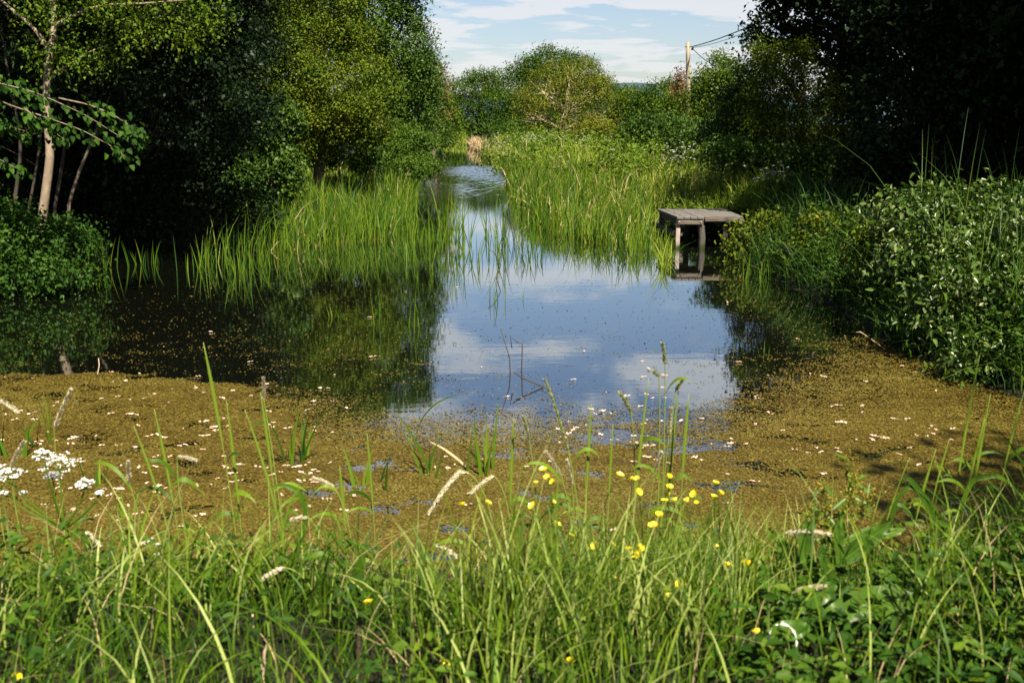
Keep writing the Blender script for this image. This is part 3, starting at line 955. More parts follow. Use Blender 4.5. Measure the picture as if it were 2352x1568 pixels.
wbd = (X1n - X0n) / 4
for i in range(4):
    j = rng.uniform(-.012, .012)
    board('deck_board', X0n + i * wbd + .004, X0n + (i + 1) * wbd - .004, Y0 + j, Y1 + j * .5, zt - .045, zt + rng.uniform(-.003, .003), 'wood_grey', skew=-.072)
nb = 9
for i in range(nb):
    y0 = Y0 + .07 + (Y1 - Y0 - .07) * i / nb
    y1 = Y0 + .07 + (Y1 - Y0 - .07) * (i + 1) / nb
    xs = X1n + .005 - .072 * ((y0 + y1) / 2 - Y0)
    board('walkway_board', xs, 3.9, y0 + .003, y1 - .003, zt - .04, zt + rng.uniform(-.003, .003), 'wood_side')
board('fascia_board', X1n + .012, 3.9, Y0 + .02, Y0 + .065, zt - .085, zt - .002, 'wood_brown')
cb = board('cross_beam', X0n + .02, X1n - .02, Y0 + .005, Y0 + .05, zt - .135, zt - .062, 'wood_brown')
for bx_ in (X0n + .05, X1n - .06):
    V, F, _ = tube(np.array([[bx_, Y0 + .006, zt - .085], [bx_, Y0 - .012, zt - .085]]), .009, 8)
    obj('bolt', V - L, F, M['metal'], cb)
board('front_post', X0n + .005, X0n + .075, Y0 + .055, Y0 + .125, -.6, zt - .05, 'wood_post')
pp = np.array([[X1n - .05, Y0 + .1, zt - .05], [X1n - .035, Y0 + .1, .36], [X1n - .015, Y0 + .1, .18], [X1n - .02, Y0 + .1, 0], [X1n - .03, Y0 + .1, -.5]])
V, F, _ = tube(pp[::-1], .062, 4)
o = obj('crooked_post', V - L, F, M['wood_dark'], root)
for x in (X0n - .09, X1n - .1, 3.85):
    board('rear_post', x, x + .09, Y1 - .2, Y1 - .11, -.6, zt - .05, 'wood_dark')
board('rear_post', 3.85, 3.94, Y0 + .1, Y0 + .19, -.6, zt - .05, 'wood_dark')
rail = board('side_rail', X0n - .035, X0n + .003, Y0 + .14, Y1 + .3, .20, .295, 'wood_dark', skew=-.072)
pl = board('rail_end_block', X0n - .025, X0n + .125, Y0 + .126, Y0 + .165, .205, .295, 'wood_brown')
V, F, _ = tube(np.array([[X0n + .10, Y0 + .145, .25], [X0n + .155, Y0 + .145, .25]]), .008, 8)
obj('bolt', V - L, F, M['metal'], pl)
board('back_rail', X1n + .03, 4.0, Y1 - .3, Y1 - .26, .36, .385, 'wood_brown')
board('joist', X0n + .02, X0n + .06, Y0 + .13, Y1 - .05, zt - .14, zt - .048, 'wood_dark', skew=-.072)
board('joist', X1n - .09, X1n - .05, Y0 + .17, Y1 - .05, zt - .14, zt - .048, 'wood_dark', skew=-.072)


tree('nettle_bush', 'added black weeds standing in for the shade beneath the wooden platform', 'bush',  # dark bush added to make the space under the deck black
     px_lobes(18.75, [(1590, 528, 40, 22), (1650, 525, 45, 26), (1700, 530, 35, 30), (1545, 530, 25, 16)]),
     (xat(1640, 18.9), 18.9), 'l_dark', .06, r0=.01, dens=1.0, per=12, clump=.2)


# ---------------------------------------------------------------- reeds and grasses (uncountable)
def in_poly(P, poly):
    ins = np.zeros(len(P), bool)
    n = len(poly)
    for i in range(n):
        a, b = poly[i], poly[(i + 1) % n]
        c = ((a[1] > P[:, 1]) != (b[1] > P[:, 1]))
        dy = b[1] - a[1]
        ins ^= c & (P[:, 0] < a[0] + (P[:, 1] - a[1]) / (dy if abs(dy) > 1e-9 else 1e-9) * (b[0] - a[0]))
    return ins


def scatter(poly, n, clump=None):
    poly = np.asarray(poly)
    lo, hi = poly.min(0), poly.max(0)
    out = []
    tot = 0
    while tot < n:
        P = rng.uniform(lo, hi, (n, 2))
        if clump:
            k = sstep(-.35, .5, np.sin(P[:, 0] * clump + np.sin(P[:, 1] * clump * .8) * 1.4) + np.sin(P[:, 1] * clump * 1.1 + np.sin(P[:, 0] * clump * .6)) * .7)
            P = P[rng.uniform(size=len(P)) < .35 + .65 * k]
        P = P[in_poly(P, poly)]
        out.append(P)
        tot += len(P)
        if len(P) == 0 and len(out) > 60:
            break
    return np.concatenate(out)[:n]


def pxpoly(pts, z=0.0):
    return np.array([at_z(x, y, z)[:2] for x, y in pts])


def field(P, h, hvar, width, segs, lean=.25, bend=2.0, wind=(.06, .02), pixmin=0.0):
    n = len(P)
    z = height(P[:, 0], P[:, 1])
    z = np.maximum(z, -.12)
    d = np.hypot(P[:, 0], P[:, 1])
    W = np.maximum(width * rng.uniform(.6, 1.3, n), pixmin * d)
    H = h * np.clip(rng.normal(1, hvar, n), .35, 1.7)
    H = H * (0.85 + .3 * np.sin(P[:, 0] * 2.3 + P[:, 1] * 1.1) * .5)
    ln = rng.normal(size=(n, 2)) * lean + np.array(wind)
    V, F, t = blades(np.column_stack([P, z]), H, ln, rng.uniform(bend * .7, bend * 1.4, n), W, segs, face=rng.normal(0, .9, n))
    return V, F, t


def stuff(name, label, parts, mat):
    mb = MB()
    for (V, F, t, segs, bias, spread) in parts:
        n = len(V) // (2 * (segs + 1))
        v = np.clip(rng.uniform(0, 1, n) ** 1.25 * spread + bias, 0, 1)
        mb.add(V, F, v=np.repeat(v, 2 * (segs + 1)), t=t)
    o = mb.build(name, M[mat])
    return tag(o, label, None, None, 'stuff')


def clear_dock(P):
    a = P[:, 0] / P[:, 1]
    m = (a > .25) & (a < .44) & (P[:, 1] > 2.45) & (P[:, 1] < 3.75)
    return P[~m | (rng.uniform(size=len(P)) < .26)]


def clear_platform(P):
    P = clear_dock(P)
    return P[~((P[:, 0] > 2.55) & (P[:, 0] < 4.35) & (P[:, 1] > 15.2) & (P[:, 1] < 18.75))]


def fpart(poly, n, h, hv, w, segs=3, lean=.2, bend=2.0, bias=0.0, spread=.85, clump=None, pixmin=.0009, wind=(.06, .02), land=False):
    P = clear_platform(scatter(poly, n, clump))
    if land:
        P = P[sdf(P) < -.12]
    V, F, t = field(P, h, hv, w, segs, lean, bend, wind, pixmin)
    return (V, F, t, segs, bias, spread)


left_reed = pxpoly([(450, 612), (560, 606), (640, 598), (760, 578), (860, 565), (950, 550), (965, 520), (958, 480), (962, 440), (968, 410), (930, 400), (850, 402), (760, 420), (700, 445), (650, 470), (610, 505), (560, 545), (480, 585)])
left_reed_core = pxpoly([(620, 590), (760, 568), (860, 552), (940, 530), (948, 480), (958, 430), (962, 405), (930, 396), (850, 398), (740, 418), (690, 440), (640, 475), (610, 520)])
right_reed = pxpoly([(1152, 382), (1165, 420), (1185, 460), (1215, 500), (1245, 530), (1310, 552), (1400, 566), (1490, 574), (1505, 556), (1490, 500), (1400, 462), (1300, 430), (1230, 410), (1180, 390)])
stuff('reeds', 'dense green reed bed along the left bank of the canal', [
    fpart(left_reed_core, 9500, .84, .27, .011, 4, lean=.2, bias=.0, spread=.95, clump=1.9),
    fpart(left_reed, 1700, .72, .25, .011, 4, lean=.2, bias=.1, spread=.8, clump=2.3)], 'reed')
stuff('reeds', 'bluish taller reeds at the back of the left reed bed below the bushes', [
    fpart(pxpoly([(790, 415), (940, 392), (968, 400), (960, 430), (900, 440), (820, 440)]), 3000, 1.05, .15, .013, 4, lean=.2, bias=.0, spread=.8)], 'sedge')
stuff('reeds', 'dense green reed bed along the right bank in front of the meadow', [
    fpart(right_reed, 8200, .79, .3, .011, 4, lean=.2, bias=.0, spread=1.0, clump=2.0),
    fpart(pxpoly([(1150, 380), (1180, 470), (1240, 540), (1380, 572), (1512, 580), (1512, 560), (1300, 530), (1200, 440)]), 500, .7, .3, .011, 4, lean=.2, bias=.2)], 'reed')
stuff('grass', 'sunlit tall grass slope between the left reeds and the bushes', [
    fpart(pxpoly([(640, 470), (700, 400), (760, 395), (860, 395), (800, 430), (680, 470)], .3), 4500, .85, .2, .011, 3, lean=.25, bias=.1),
    fpart(pxpoly([(655, 430), (700, 372), (770, 372), (800, 400), (700, 430)], .5), 2500, .8, .2, .012, 3, lean=.3, bias=.15)], 'meadow')
# meadow on the right bank
md_near = pxpoly([(1515, 560), (1530, 500), (1600, 455), (1750, 425), (1880, 425), (1800, 465), (1720, 505), (1690, 525), (1560, 520)], .45)
md_mid = pxpoly([(1250, 440), (1200, 400), (1400, 372), (1800, 395), (2000, 440), (1700, 470), (1520, 520), (1480, 490)], .45)
md_far = pxpoly([(1140, 362), (1105, 338), (1300, 338), (1480, 352), (1800, 398), (1500, 420), (1230, 405)], .45)
stuff('meadow_grass', 'rough sunlit meadow of tall grass on the right bank', [
    fpart(md_near, 9000, .55, .3, .009, 3, lean=.35, bias=.05),
    fpart(md_mid, 12000, .6, .3, .010, 3, lean=.3, bias=.1, clump=.9),
    fpart(md_far, 12000, .75, .3, .015, 3, lean=.3, bias=.15, clump=.5)], 'meadow')
stuff('straw_grass', 'straw-coloured dry grass and dead stalks along the canal edges', [
    fpart(pxpoly([(1078, 335), (1092, 344), (1115, 353), (1140, 366), (1158, 380), (1175, 384), (1160, 368), (1130, 350), (1100, 338)], .1), 2600, .75, .25, .02, 3, lean=.35, wind=(-.25, -.1)),
    fpart(right_reed, 420, .8, .3, .010, 4, lean=.45), fpart(left_reed_core, 330, .8, .3, .010, 4, lean=.45), fpart(md_mid, 420, .85, .2, .011, 3, lean=.4), fpart(md_far, 700, .95, .2, .016, 3, lean=.4)], 'straw')
stuff('grass', 'bright strip of grass at the bend where the canal ends', [
    fpart(pxpoly([(985, 332), (1070, 331), (1072, 324), (985, 324)], .1), 2500, .6, .25, .03, 3, lean=.3, bias=.2)], 'meadow')
# right bank grass hanging to the water
rb = np.array([at_z(x, y)[:2] for x, y in [(1700, 612), (1800, 655), (1900, 705), (2040, 795), (2200, 862), (2352, 925)]])
P, vv = [], []
n = 1700
k = rng.uniform(0, len(rb) - 1.001, n)
i0 = k.astype(int)
Q = rb[i0] + (rb[i0 + 1] - rb[i0]) * (k - i0)[:, None]
nd = np.array([.8, .55])
off = rng.uniform(-.02, 1.3, n)
Q = Q + nd * off[:, None] + rng.normal(size=(n, 2)) * .05
z = height(Q[:, 0], Q[:, 1])
ln = np.column_stack([rng.normal(-.55, .35, n), rng.normal(-.35, .3, n)])
V, F, t = blades(np.column_stack([Q, np.maximum(z, -.05)]), rng.uniform(.25, .75, n), ln, rng.uniform(1.6, 2.6, n), rng.uniform(.008, .018, n), 5, face=rng.normal(.3, .8, n))
stuff('grass', 'coarse grass arching from the right bank over the water', [(V, F, t, 5, .0, .9)], 'bankgrass')

rbz = pxpoly([(1700, 600), (1690, 520), (1760, 470), (1900, 445), (2060, 450), (2352, 470), (2700, 560), (2352, 760), (2120, 800), (2030, 770), (1900, 690), (1800, 640)], .45)
stuff('grass', 'dark tall grass growing between the nettles and brambles on the right bank', [
    fpart(rbz, 5200, .72, .35, .010, 5, lean=.38, bias=.0, spread=1.0, clump=2.2, wind=(-.12, -.05), land=True),
    fpart(pxpoly([(1850, 448), (2000, 440), (2420, 460), (2420, 500), (2000, 475)], .5), 900, 1.0, .25, .008, 5, lean=.3, bias=.1, spread=.9),
    fpart(np.array([[3.6, 8.6], [6.0, 7.6], [7.0, 10.8], [4.4, 11.2]]), 650, 1.35, .22, .010, 6, lean=.3, bias=.15, spread=.9, land=True)    , fpart(np.array([[4.6, 5.2], [11, 4.0], [11, 13], [6.2, 11.5]]), 5000, .6, .35, .010, 4, lean=.4, bias=.0, spread=1.0, land=True)], 'bankgrass')
stuff('seeding_grass', 'pale seeding grass tops standing against the dark wood on the right', [
    fpart(pxpoly([(1600, 430), (1850, 415), (2000, 440), (2420, 460), (2420, 490), (2000, 470), (1700, 460)], .5), 420, 1.0, .25, .009, 5, lean=.3)], 'straw')


# leafy herbs scattered through the meadow and right bank
def herb_field(P, leaf, per, hgt, clear=True):
    if clear:
        P = clear_platform(P)
    n = len(P)
    z = height(P[:, 0], P[:, 1])
    pos = np.repeat(np.column_stack([P, z]), per, 0)
    pos[:, 2] += rng.uniform(.05, 1, n * per) ** .7 * np.repeat(hgt * rng.uniform(.6, 1.2, n), per)
    pos[:, :2] += rng.normal(size=(n * per, 2)) * leaf * 1.2
    D = nrm(rnd(n * per) * np.array([1, 1, .3]) + np.array([0, 0, .1]))
    N_ = nrm(np.array([0, -.2, 1]) + rnd(n * per) * .45)
    Ls = leaf * rng.uniform(.6, 1.3, n * per)
    V, F = leaves(pos, D, N_, Ls, Ls * .55, simple=leaf > .1 and False)
    v = np.repeat(np.clip(np.repeat(rng.uniform(0, .7, n), per) + rng.uniform(0, .3, n * per), 0, 1), 6)
    return V, F, v


mb = MB()
for poly, n, lf, hh in [(md_near, 900, .06, .55), (md_mid, 700, .075, .6), (md_far, 500, .12, .8)]:
    V, F, v = herb_field(scatter(poly, n, .8), lf, 12, hh)
    mb.add(V, F, v=v)
k = rng.uniform(0, len(rb) - 1.001, 500)
i0 = k.astype(int)
Q = rb[i0] + (rb[i0 + 1] - rb[i0]) * (k - i0)[:, None] + nd * rng.uniform(.1, 1.5, 500)[:, None]
V, F, v = herb_field(Q, .06, 12, .5)
mb.add(V, F, v=v * .3)
for poly, n, lf, rr in [(md_near, 60, .05, .30), (md_mid, 150, .065, .36), (md_far, 150, .11, .55)]:
    P = clear_platform(scatter(poly, n, .7))
    zz_ = height(P[:, 0], P[:, 1])
    lbm = [(np.array([x, y, z + r * .5]), np.array([r, r, r * rng.uniform(.8, 1.3)])) for x, y, z, r in zip(P[:, 0], P[:, 1], zz_, rr * rng.uniform(.55, 1.35, len(P)))]
    V, F, A = crown_arrays(lbm, lf, dens=.75, per=10, simple=False, cull=False, sub=False, low=.5, rough=.6)
    mb.add(V, F, v=A)
M['mherb'] = G('meadow_herb', [(.022, .055, .007), (.07, .125, .010), (.15, .20, .018)], trans=.28, rough=.55, spec=.12)
tag(mb.build('undergrowth', M['mherb']), 'leafy herbs growing through the meadow on the right bank', None, None, 'stuff')


# cow parsley ---------------------------------------------------------
def umbel(mb, c, r, n, fs, tilt=(0, 0)):
    """flat-topped flower head: n small umbellets of tiny petals"""
    for i in range(n):
        a = i * 2.39996
        q = r * math.sqrt((i + .5) / n)
        p = np.array([c[0] + q * math.cos(a), c[1] + q * math.sin(a), c[2] + .2 * r - q * q / r * .5 + rng.normal() * .1 * r])
        m = 9
        ang = rng.uniform(0, 2 * PI, m)
        rr = np.sqrt(rng.uniform(0, 1, m)) * r * .26
        P = p + np.column_stack([np.cos(ang) * rr, np.sin(ang) * rr, rng.uniform(0, .1, m) * r])
        D = np.column_stack([np.cos(ang), np.sin(ang), rng.normal(size=m) * .3])
        V, F = leaves(P - nrm(D) * fs * .5, D, np.array([0, 0, 1.]) + rnd(m) * .35, fs, fs * .95, fold=.1, droop=.05)
        mb.add(V, F, v=np.repeat(rng.uniform(0, 1, m), 6))


def parsley(name, label, cat, base, heads, group=None, fs=.006, n=14, leafy=True):
    """heads: list of (offset(3), radius) relative to base"""
    root = thing(name, label, cat, base, 0, group)
    st = MB()
    top = np.mean([h[0] for h in heads], 0)
    fork = np.array([top[0] * .25, top[1] * .25, top[2] * .6])
    st.add(*tube(bez([0, 0, -.05], fork * .5 + rng.normal(size=3) * .01, fork, 6), np.linspace(.009, .006, 6), 5)[:2], v=.9)
    for off, r in heads:
        off = np.asarray(off, float)
        st.add(*tube(bez(fork, fork * .5 + off * .5 + np.array([off[0] - fork[0], off[1] - fork[1], 0]) * .25, off - np.array([0, 0, r * .5]), 6), np.linspace(.006, .0035, 6), 4)[:2], v=.75)
        for q in range(7):
            a = q / 7 * 2 * PI
            e = off + np.array([math.cos(a) * r * .7, math.sin(a) * r * .7, 0])
            st.add(*tube(np.array([off - np.array([0, 0, r * .5]), e]), .0016, 3, cap=False)[:2], v=.8)
        fl = MB()
        umbel(fl, off, r, n, fs)
        fl.build('flower_head', M['umbel'], root)
    if leafy:
        m = 40
        P = np.column_stack([rng.normal(size=m) * .05, rng.normal(size=m) * .05, rng.uniform(.05, .6, m) * top[2]])
        D = nrm(rnd(m) * np.array([1, 1, .3]))
        V, F = leaves(P, D, np.array([0, 0, 1.]) + rnd(m) * .4, rng.uniform(.03, .07, m), .018)
        st.add(V, F, v=np.repeat(rng.uniform(0, 1, m), 6))
    st.build('stem', M['herb'], root)
    return root


# foreground plant on the left
bY = 3.75
bx = xat(95, bY)
bz = grd(bx, bY)
hd = []
for px, py, r in [(22, 1085, .045), (100, 1042, .034), (135, 1062, .062), (120, 1090, .03), (195, 1108, .03), (228, 1130, .014), (10, 1130, .012), (52, 1130, .012), (-20, 1080, .05)]:
    hd.append((at_y(px, py, bY + rng.normal() * .04) - np.array([bx, bY, bz]), r * 1.2))
parsley('cow_parsley', 'white-flowered cow parsley rising over the duckweed at the left edge', 'flower', (bx, bY, bz), hd, fs=.0085, n=20)
bx = xat(352, 3.7)
bz = grd(bx, 3.7)
parsley('cow_parsley', 'small white cow parsley sprig low in the bank grass left of centre', 'flower', (bx, 3.7, bz),
        [(at_y(px, py, 3.7) - np.array([bx, 3.7, bz]), r) for px, py, r in [(345, 1240, .016), (330, 1246, .01), (362, 1250, .012), (360, 1272, .012)]], fs=.007, n=8)
# meadow plants
proto = None
pos = []
for k in range(3):
    pass
protos = []
for k in range(3):
    hs = [(np.array([rng.normal() * .16, rng.normal() * .16, rng.uniform(.55, 1.05)]), rng.uniform(.035, .058)) for _ in range(7)]
    protos.append(hs)
pts = []
pts += [tuple(q) for q in scatter(pxpoly([(1130, 352), (1110, 340), (1230, 338), (1420, 352), (1400, 372), (1230, 372), (1170, 366)], .45), 84)]
pts += [tuple(q) for q in scatter(md_mid, 14)] + [tuple(q) for q in scatter(pxpoly([(1500, 375), (1600, 372), (1600, 400), (1520, 400)], .45), 9)]
first = []
glab = 'white cow parsley plant standing in the tall meadow grass on the right bank'
for k in range(3):
    x, y = pts[k]
    first.append(parsley('cow_parsley', glab, 'flower', (x, y, grd(x, y)), protos[k], 'cow parsley in the meadow', fs=.016, n=9))
for k, (x, y) in enumerate(pts[3:]):
    copy_tree(first[k % 3], (x, y, grd(x, y)), rng.uniform(0, 6.28), rng.uniform(.7, 1.05))
for (px, py, Y, lab) in [(1570, 358, 27, 'big white-flowered clump at the meadow edge under the maple'), (1768, 400, 19.5, 'white-flowered clump at the foot of the sunlit hawthorn')]:
    x = xat(px, Y)
    z = grd(x, Y)
    hs = [(at_y(px + rng.normal() * 22, py + rng.normal() * 11 - 4, Y + rng.normal() * .15) - np.array([x, Y, z]), rng.uniform(.022, .04)) for _ in range(34)]
    parsley('cow_parsley', lab, 'flower', (x, Y, z), hs, fs=.013, n=8)

# ---------------------------------------------------------------- reed clumps standing alone in the water
def reed_clump(label, px, py, hpx, n, name='reed_clump', spread=.09, lean=.16, mat='reed', dead=0, group=None, wd=.011):
    c = at_z(px, py)
    k = hpx / FPX * (c[1] / CP) * 1.02
    root = thing(name, label, 'reed', (c[0], c[1], 0), 0, group)
    P = np.column_stack([rng.normal(size=n) * spread, rng.normal(size=n) * spread, np.full(n, -.12)])
    H = k * rng.uniform(.45, 1.02, n) + .12
    H[0] = k + .12
    V, F, t = blades(P, H, rng.normal(size=(n, 2)) * lean, rng.uniform(1.2, 2.2, n), np.maximum(rng.uniform(.7, 1.2, n) * wd, .0010 * c[1]), 6, face=rng.normal(0, .8, n))
    mb = MB()
    mb.add(V, F, v=np.repeat(rng.uniform(.05, .85, n), 14), t=t)
    mb.build('blades', M[mat], root)
    return root


rc = [(469, 616, 75, 12, 'leftmost tall reed clump at the tip of the left reed bed'),
      (540, 628, 95, 18, 'thick reed clump second from the tip of the left reed bed'),
      (605, 612, 60, 12, 'low reed clump between the thick clump and the main left reeds'),
      (229, 622, 85, 18, 'reed tuft beside the low leafy bush on the left shore'),
      (318, 610, 58, 5, 'thin reed tuft alone in the black water on the left'),
      (346, 606, 55, 6, 'slim reed pair alone in the black water right of the thin tuft'),
      (872, 742, 110, 3, 'tall single reed before the dark left reflection'),
      (948, 750, 105, 4, 'leaning reeds at the edge of the left tree reflection'),
      (780, 728, 30, 2, 'tiny reed shoot low in the dark left reflection'),
      (998, 632, 46, 2, 'small paired reed at the left border of the white cloud reflection'),
      (1000, 565, 85, 12, 'broad reed clump at the left of the mid-channel reeds'),
      (1040, 575, 130, 18, 'tallest mid-channel reed clump'),
      (975, 555, 70, 9, 'reed clump next to the end of the left reed bed in mid channel'),
      (1076, 578, 75, 8, 'narrow reed clump right of the tallest mid-channel reeds'),
      (1150, 590, 105, 7, 'sparse dark reeds in the middle of the channel'),
      (1185, 560, 90, 10, 'reed clump between the mid channel and the right reed bed'),
      (1155, 690, 60, 3, 'small reed tuft in front of the mid-channel reeds'),
      (1198, 612, 40, 4, 'short reed tuft in front of the right reed bed'),
      (1235, 600, 45, 4, 'low reed tuft at the left foot of the right reed bed'),
      (1758, 640, 62, 12, 'reed tuft at the bank right of the wooden platform'),
      (1500, 578, 70, 10, 'reed clump just left of the wooden platform'),
      (1440, 585, 80, 12, 'reed clump at the front of the right reed bed'),
      (1726, 803, 26, 3, 'tiny reed sprout in the duckweed at the right')]
rc += [(1020, 520, 110, 6, 'slender reeds behind the broad clump in mid channel'), (1062, 545, 95, 6, 'slender reeds behind the narrow clump in mid channel'),
       (1120, 540, 85, 5, 'thin reeds standing in the white reflection in mid channel'), (1168, 520, 115, 6, 'tall thin reeds at the left border of the right reed bed'),
       (1215, 560, 75, 5, 'thin reeds in front of the left end of the right reed bed'), (1095, 612, 60, 2, 'small reed sprout below the mid-channel reeds'),
       (930, 600, 65, 5, 'thin reeds in front of the right end of the left reed bed'), (962, 645, 45, 2, 'small reed sprout at the edge of the dark reflection')]
for px, py, h, n, lab in rc:
    reed_clump(lab, px, py, h * 1.08, max(int(n * 1.7) + 1, 6), spread=.08 if n < 8 else .15, lean=.15)
nr = [(681, 1062, 165, 9, 'dark green reed tuft in the duckweed left of centre'),
      (988, 1088, 170, 6, 'tall reed tuft with one arching leaf in the near duckweed'),
      (1112, 1088, 175, 8, 'reed tuft right of the arching leaf in the near duckweed'),
      (853, 1117, 110, 4, 'thin reed shoots between the two nearer tufts'),
      (94, 1023, 140, 4, 'reed shoots in the duckweed behind the cow parsley'),
      (16, 1050, 110, 4, 'reed shoots at the far left edge of the duckweed'),
      (226, 1115, 90, 5, 'dark reed stubs in the duckweed at the left'),
      (285, 1180, 60, 3, 'short broken reed stub low in the left duckweed')]
for px, py, h, n, lab in nr:
    r = reed_clump(lab, px, py, h, max(n + 1, 6), spread=.05, lean=.2, wd=.019)
    if 'arching' in lab and 'right' not in lab:
        c = np.array(r.location)
        p0 = at_z(955, 1040)
        tip = at_y(1058, 905, p0[1] - .05)
        mid = at_y(950, 925, p0[1])
        cen = bez(p0, mid, tip, 12)
        wv = .007 * np.sin(np.linspace(.25, PI, 12)) + .0008
        V = np.stack([cen - np.array([0, .4, .9]) * wv[:, None], cen + np.array([0, .4, .9]) * wv[:, None]], 1).reshape(-1, 3)
        b = np.arange(11)[:, None] * 2
        obj('arching_leaf', V - c, [b + np.array([0, 1, 3, 2])], M['grass'], r, {'v': np.full(24, .2)})


def dead_stems(label, paths, r=.006, mat='dead_dark'):
    mb = MB()
    c = at_z(*paths[0][0])
    for pth in paths:
        b = at_z(*pth[0])
        pts = np.array([b - np.array([0, 0, .1])] + [at_y(x, y, b[1]) for x, y in pth])
        mb.add(*tube(pts, np.linspace(r, r * .6, len(pts)), 5)[:2])
    o = mb.build('broken_stem', M[mat], None, loc=c)
    tag(o, label, 'plant')


dead_stems('thin straight dark dead reed stem leaning in the open blue water', [[(1172, 855), (1170, 820), (1150, 755)]])
dead_stems('dark crooked dead reed hooking over right of the straight dead stem in blue water', [[(1198, 852), (1200, 790), (1188, 786), (1172, 772), (1176, 800)]])
dead_stems('dead reed stalk floating flat beside the bent stems', [[(1250, 890), (1200, 868), (1180, 855)]], .008)
dead_stems('brown stalk drifting in front of the mid-channel reeds', [[(1020, 578), (1050, 580), (1088, 586)]], .012)
dead_stems('broken black reed bent over in the white reflection', [[(1140, 640), (1150, 610), (1135, 580), (1120, 572)]], .008)
dead_stems('thin pale dry twig poking out over the duckweed at the right', [[(2030, 800), (2000, 778), (1976, 762), (1966, 763)]], .006, 'dead')
dead_stems('short dead stub sticking out of the duckweed edge on the left', [[(224, 860), (228, 838), (226, 822)]], .007, 'dead')
for px, lab in [(842, 'pale dead sapling stem left one of two in the reeds'), (869, 'pale flaking dead sapling stem right one of two in the reeds')]:
    Y = 27.0
    x = xat(px, Y)
    a, b = np.array([x, Y, .1]), at_y(px, 335, Y)
    mb = MB()
    mb.add(*tube(bez(a, (a + b) / 2 + np.array([.03, 0, 0]), b, 7), np.linspace(.03, .018, 7), 6)[:2])
    for q in range(4):
        s = a + (b - a) * rng.uniform(.5, .95)
        mb.add(*tube(np.array([s, s + np.array([rng.normal() * .12, rng.normal() * .1, .12])]), np.array([.008, .004]), 4)[:2])
    tag(mb.build('dead_sapling', M['bark_pale'], None, True, a), lab, 'tree')

# ---------------------------------------------------------------- duckweed
def fbm(x, y, s):
    v = 0
    a = 1
    for k in range(4):
        f = s * 2 ** k
        v = v + a * np.sin(x * f + 1.7 * k + 1.2 * np.sin(y * f * .8 + k)) * np.sin(y * f * 1.1 + 2.3 * k + 1.1 * np.sin(x * f * .7 + 2 * k))
        a *= .6
    return v


dense_px = [(-900, 872), (0, 866), (200, 856), (400, 864), (600, 886), (690, 930), (760, 962), (900, 962), (1100, 948), (1250, 965), (1400, 960), (1540, 955), (1660, 935), (1760, 905), (1900, 870), (1975, 800), (2060, 780), (2400, 930), (2900, 1010), (3300, 1075),
            (3300, 1300), (2500, 1380), (1900, 1420), (1200, 1430), (0, 1420), (-1500, 1400)]
dpoly = pxpoly(dense_px)


def poly_sd(P, poly):
    d2 = np.full(len(P), 1e18)
    for i in range(len(poly)):
        a, b = poly[i], poly[(i + 1) % len(poly)]
        ab = b - a
        t = np.clip(((P - a) @ ab) / max(ab @ ab, 1e-9), 0, 1)
        q = P - (a + t[:, None] * ab)
        d2 = np.minimum(d2, (q * q).sum(1))
    d = np.sqrt(d2)
    return np.where(in_poly(P, poly), d, -d)


def cover(P):
    """duckweed cover 0..1"""
    s = poly_sd(P, dpoly)
    x, y = P[:, 0], P[:, 1]
    n = fbm(x, y, 1.9)
    n2 = fbm(x + 7, y * 1.6 + 3, 5.2)
    sl = sstep(-1.0, -2.2, x)                                   # crisp margin on the left
    edge_w = .10 * sl + .95 * (1 - sl)
    c = sstep(-edge_w * .6, edge_w, s + n * .16 * (1 - .6 * sl) + n2 * .1)
    mid = sstep(1.5, .5, np.abs(x - .5)) * sstep(5.6, 6.6, y)   # thinner, with open leads, in mid-channel
    c = c * (1 - mid * sstep(-.15, .6, n2 + .4 * n) * .75)
    c = np.where((n2 + .5 * n > .98) & (s < 1.7), c * .3, c)
    sparse = .05 * sstep(-3.0, -.1, s) ** 2 * sstep(-.2, 1.2, n2 + .5 * n) + .005 * sstep(-7, -.5, s) + .025 * sstep(-6, -1, s) * sstep(.9, 1.6, n2 + .4 * n)
    return np.maximum(c * .97, sparse)


lo, hi = np.array([-5.2, 4.0]), np.array([5.2, 13.5])
N0 = 2000000
P = rng.uniform(lo, hi, (N0, 2))
# only where the view can reach
P = P[(np.abs(P[:, 0]) < P[:, 1] * .62 + .6)]
cv = cover(P)
far = sstep(7, 12, P[:, 1])
keep = (rng.uniform(size=len(P)) < cv)
P, cv = P[keep], cv[keep]
keep = sdf(P) > -.04
P, cv = P[keep], cv[keep]
n = len(P)
a = rng.uniform(0, 2 * PI, n)
sz = rng.uniform(.0034, .0068, n) * (1 + .05 * (P[:, 1] - 5))
h = rng.uniform(.001, .007, n)
tilt = rng.normal(size=(n, 2)) * .22
corners = []
for k in range(4):
    aa = a + k * PI / 2 + rng.normal(0, .2, n)
    dx, dy = np.cos(aa) * sz * 1.15, np.sin(aa) * sz
    corners.append(np.column_stack([P[:, 0] + dx, P[:, 1] + dy, h + dx * tilt[:, 0] + dy * tilt[:, 1]]))
V = np.stack(corners, 1).reshape(-1, 3)
F = np.arange(n * 4).reshape(n, 4)
patch = .5 + .25 * fbm(P[:, 0] * .6, P[:, 1] * 1.5, 2.2) + .18 * fbm(P[:, 0] * .7 + 4, P[:, 1] * 2.2, 7.0)
v = np.clip(rng.uniform(0, 1, n) * .6 + patch * .42 - .04, 0, 1)
o = obj('duckweed', V, [F], M['duckweed'], None, {'v': np.repeat(v, 4), 't': np.full(n * 4, .5)})
tag(o, 'golden olive duckweed carpet floating on the near water', None, None, 'stuff')
print('duckweed', n)

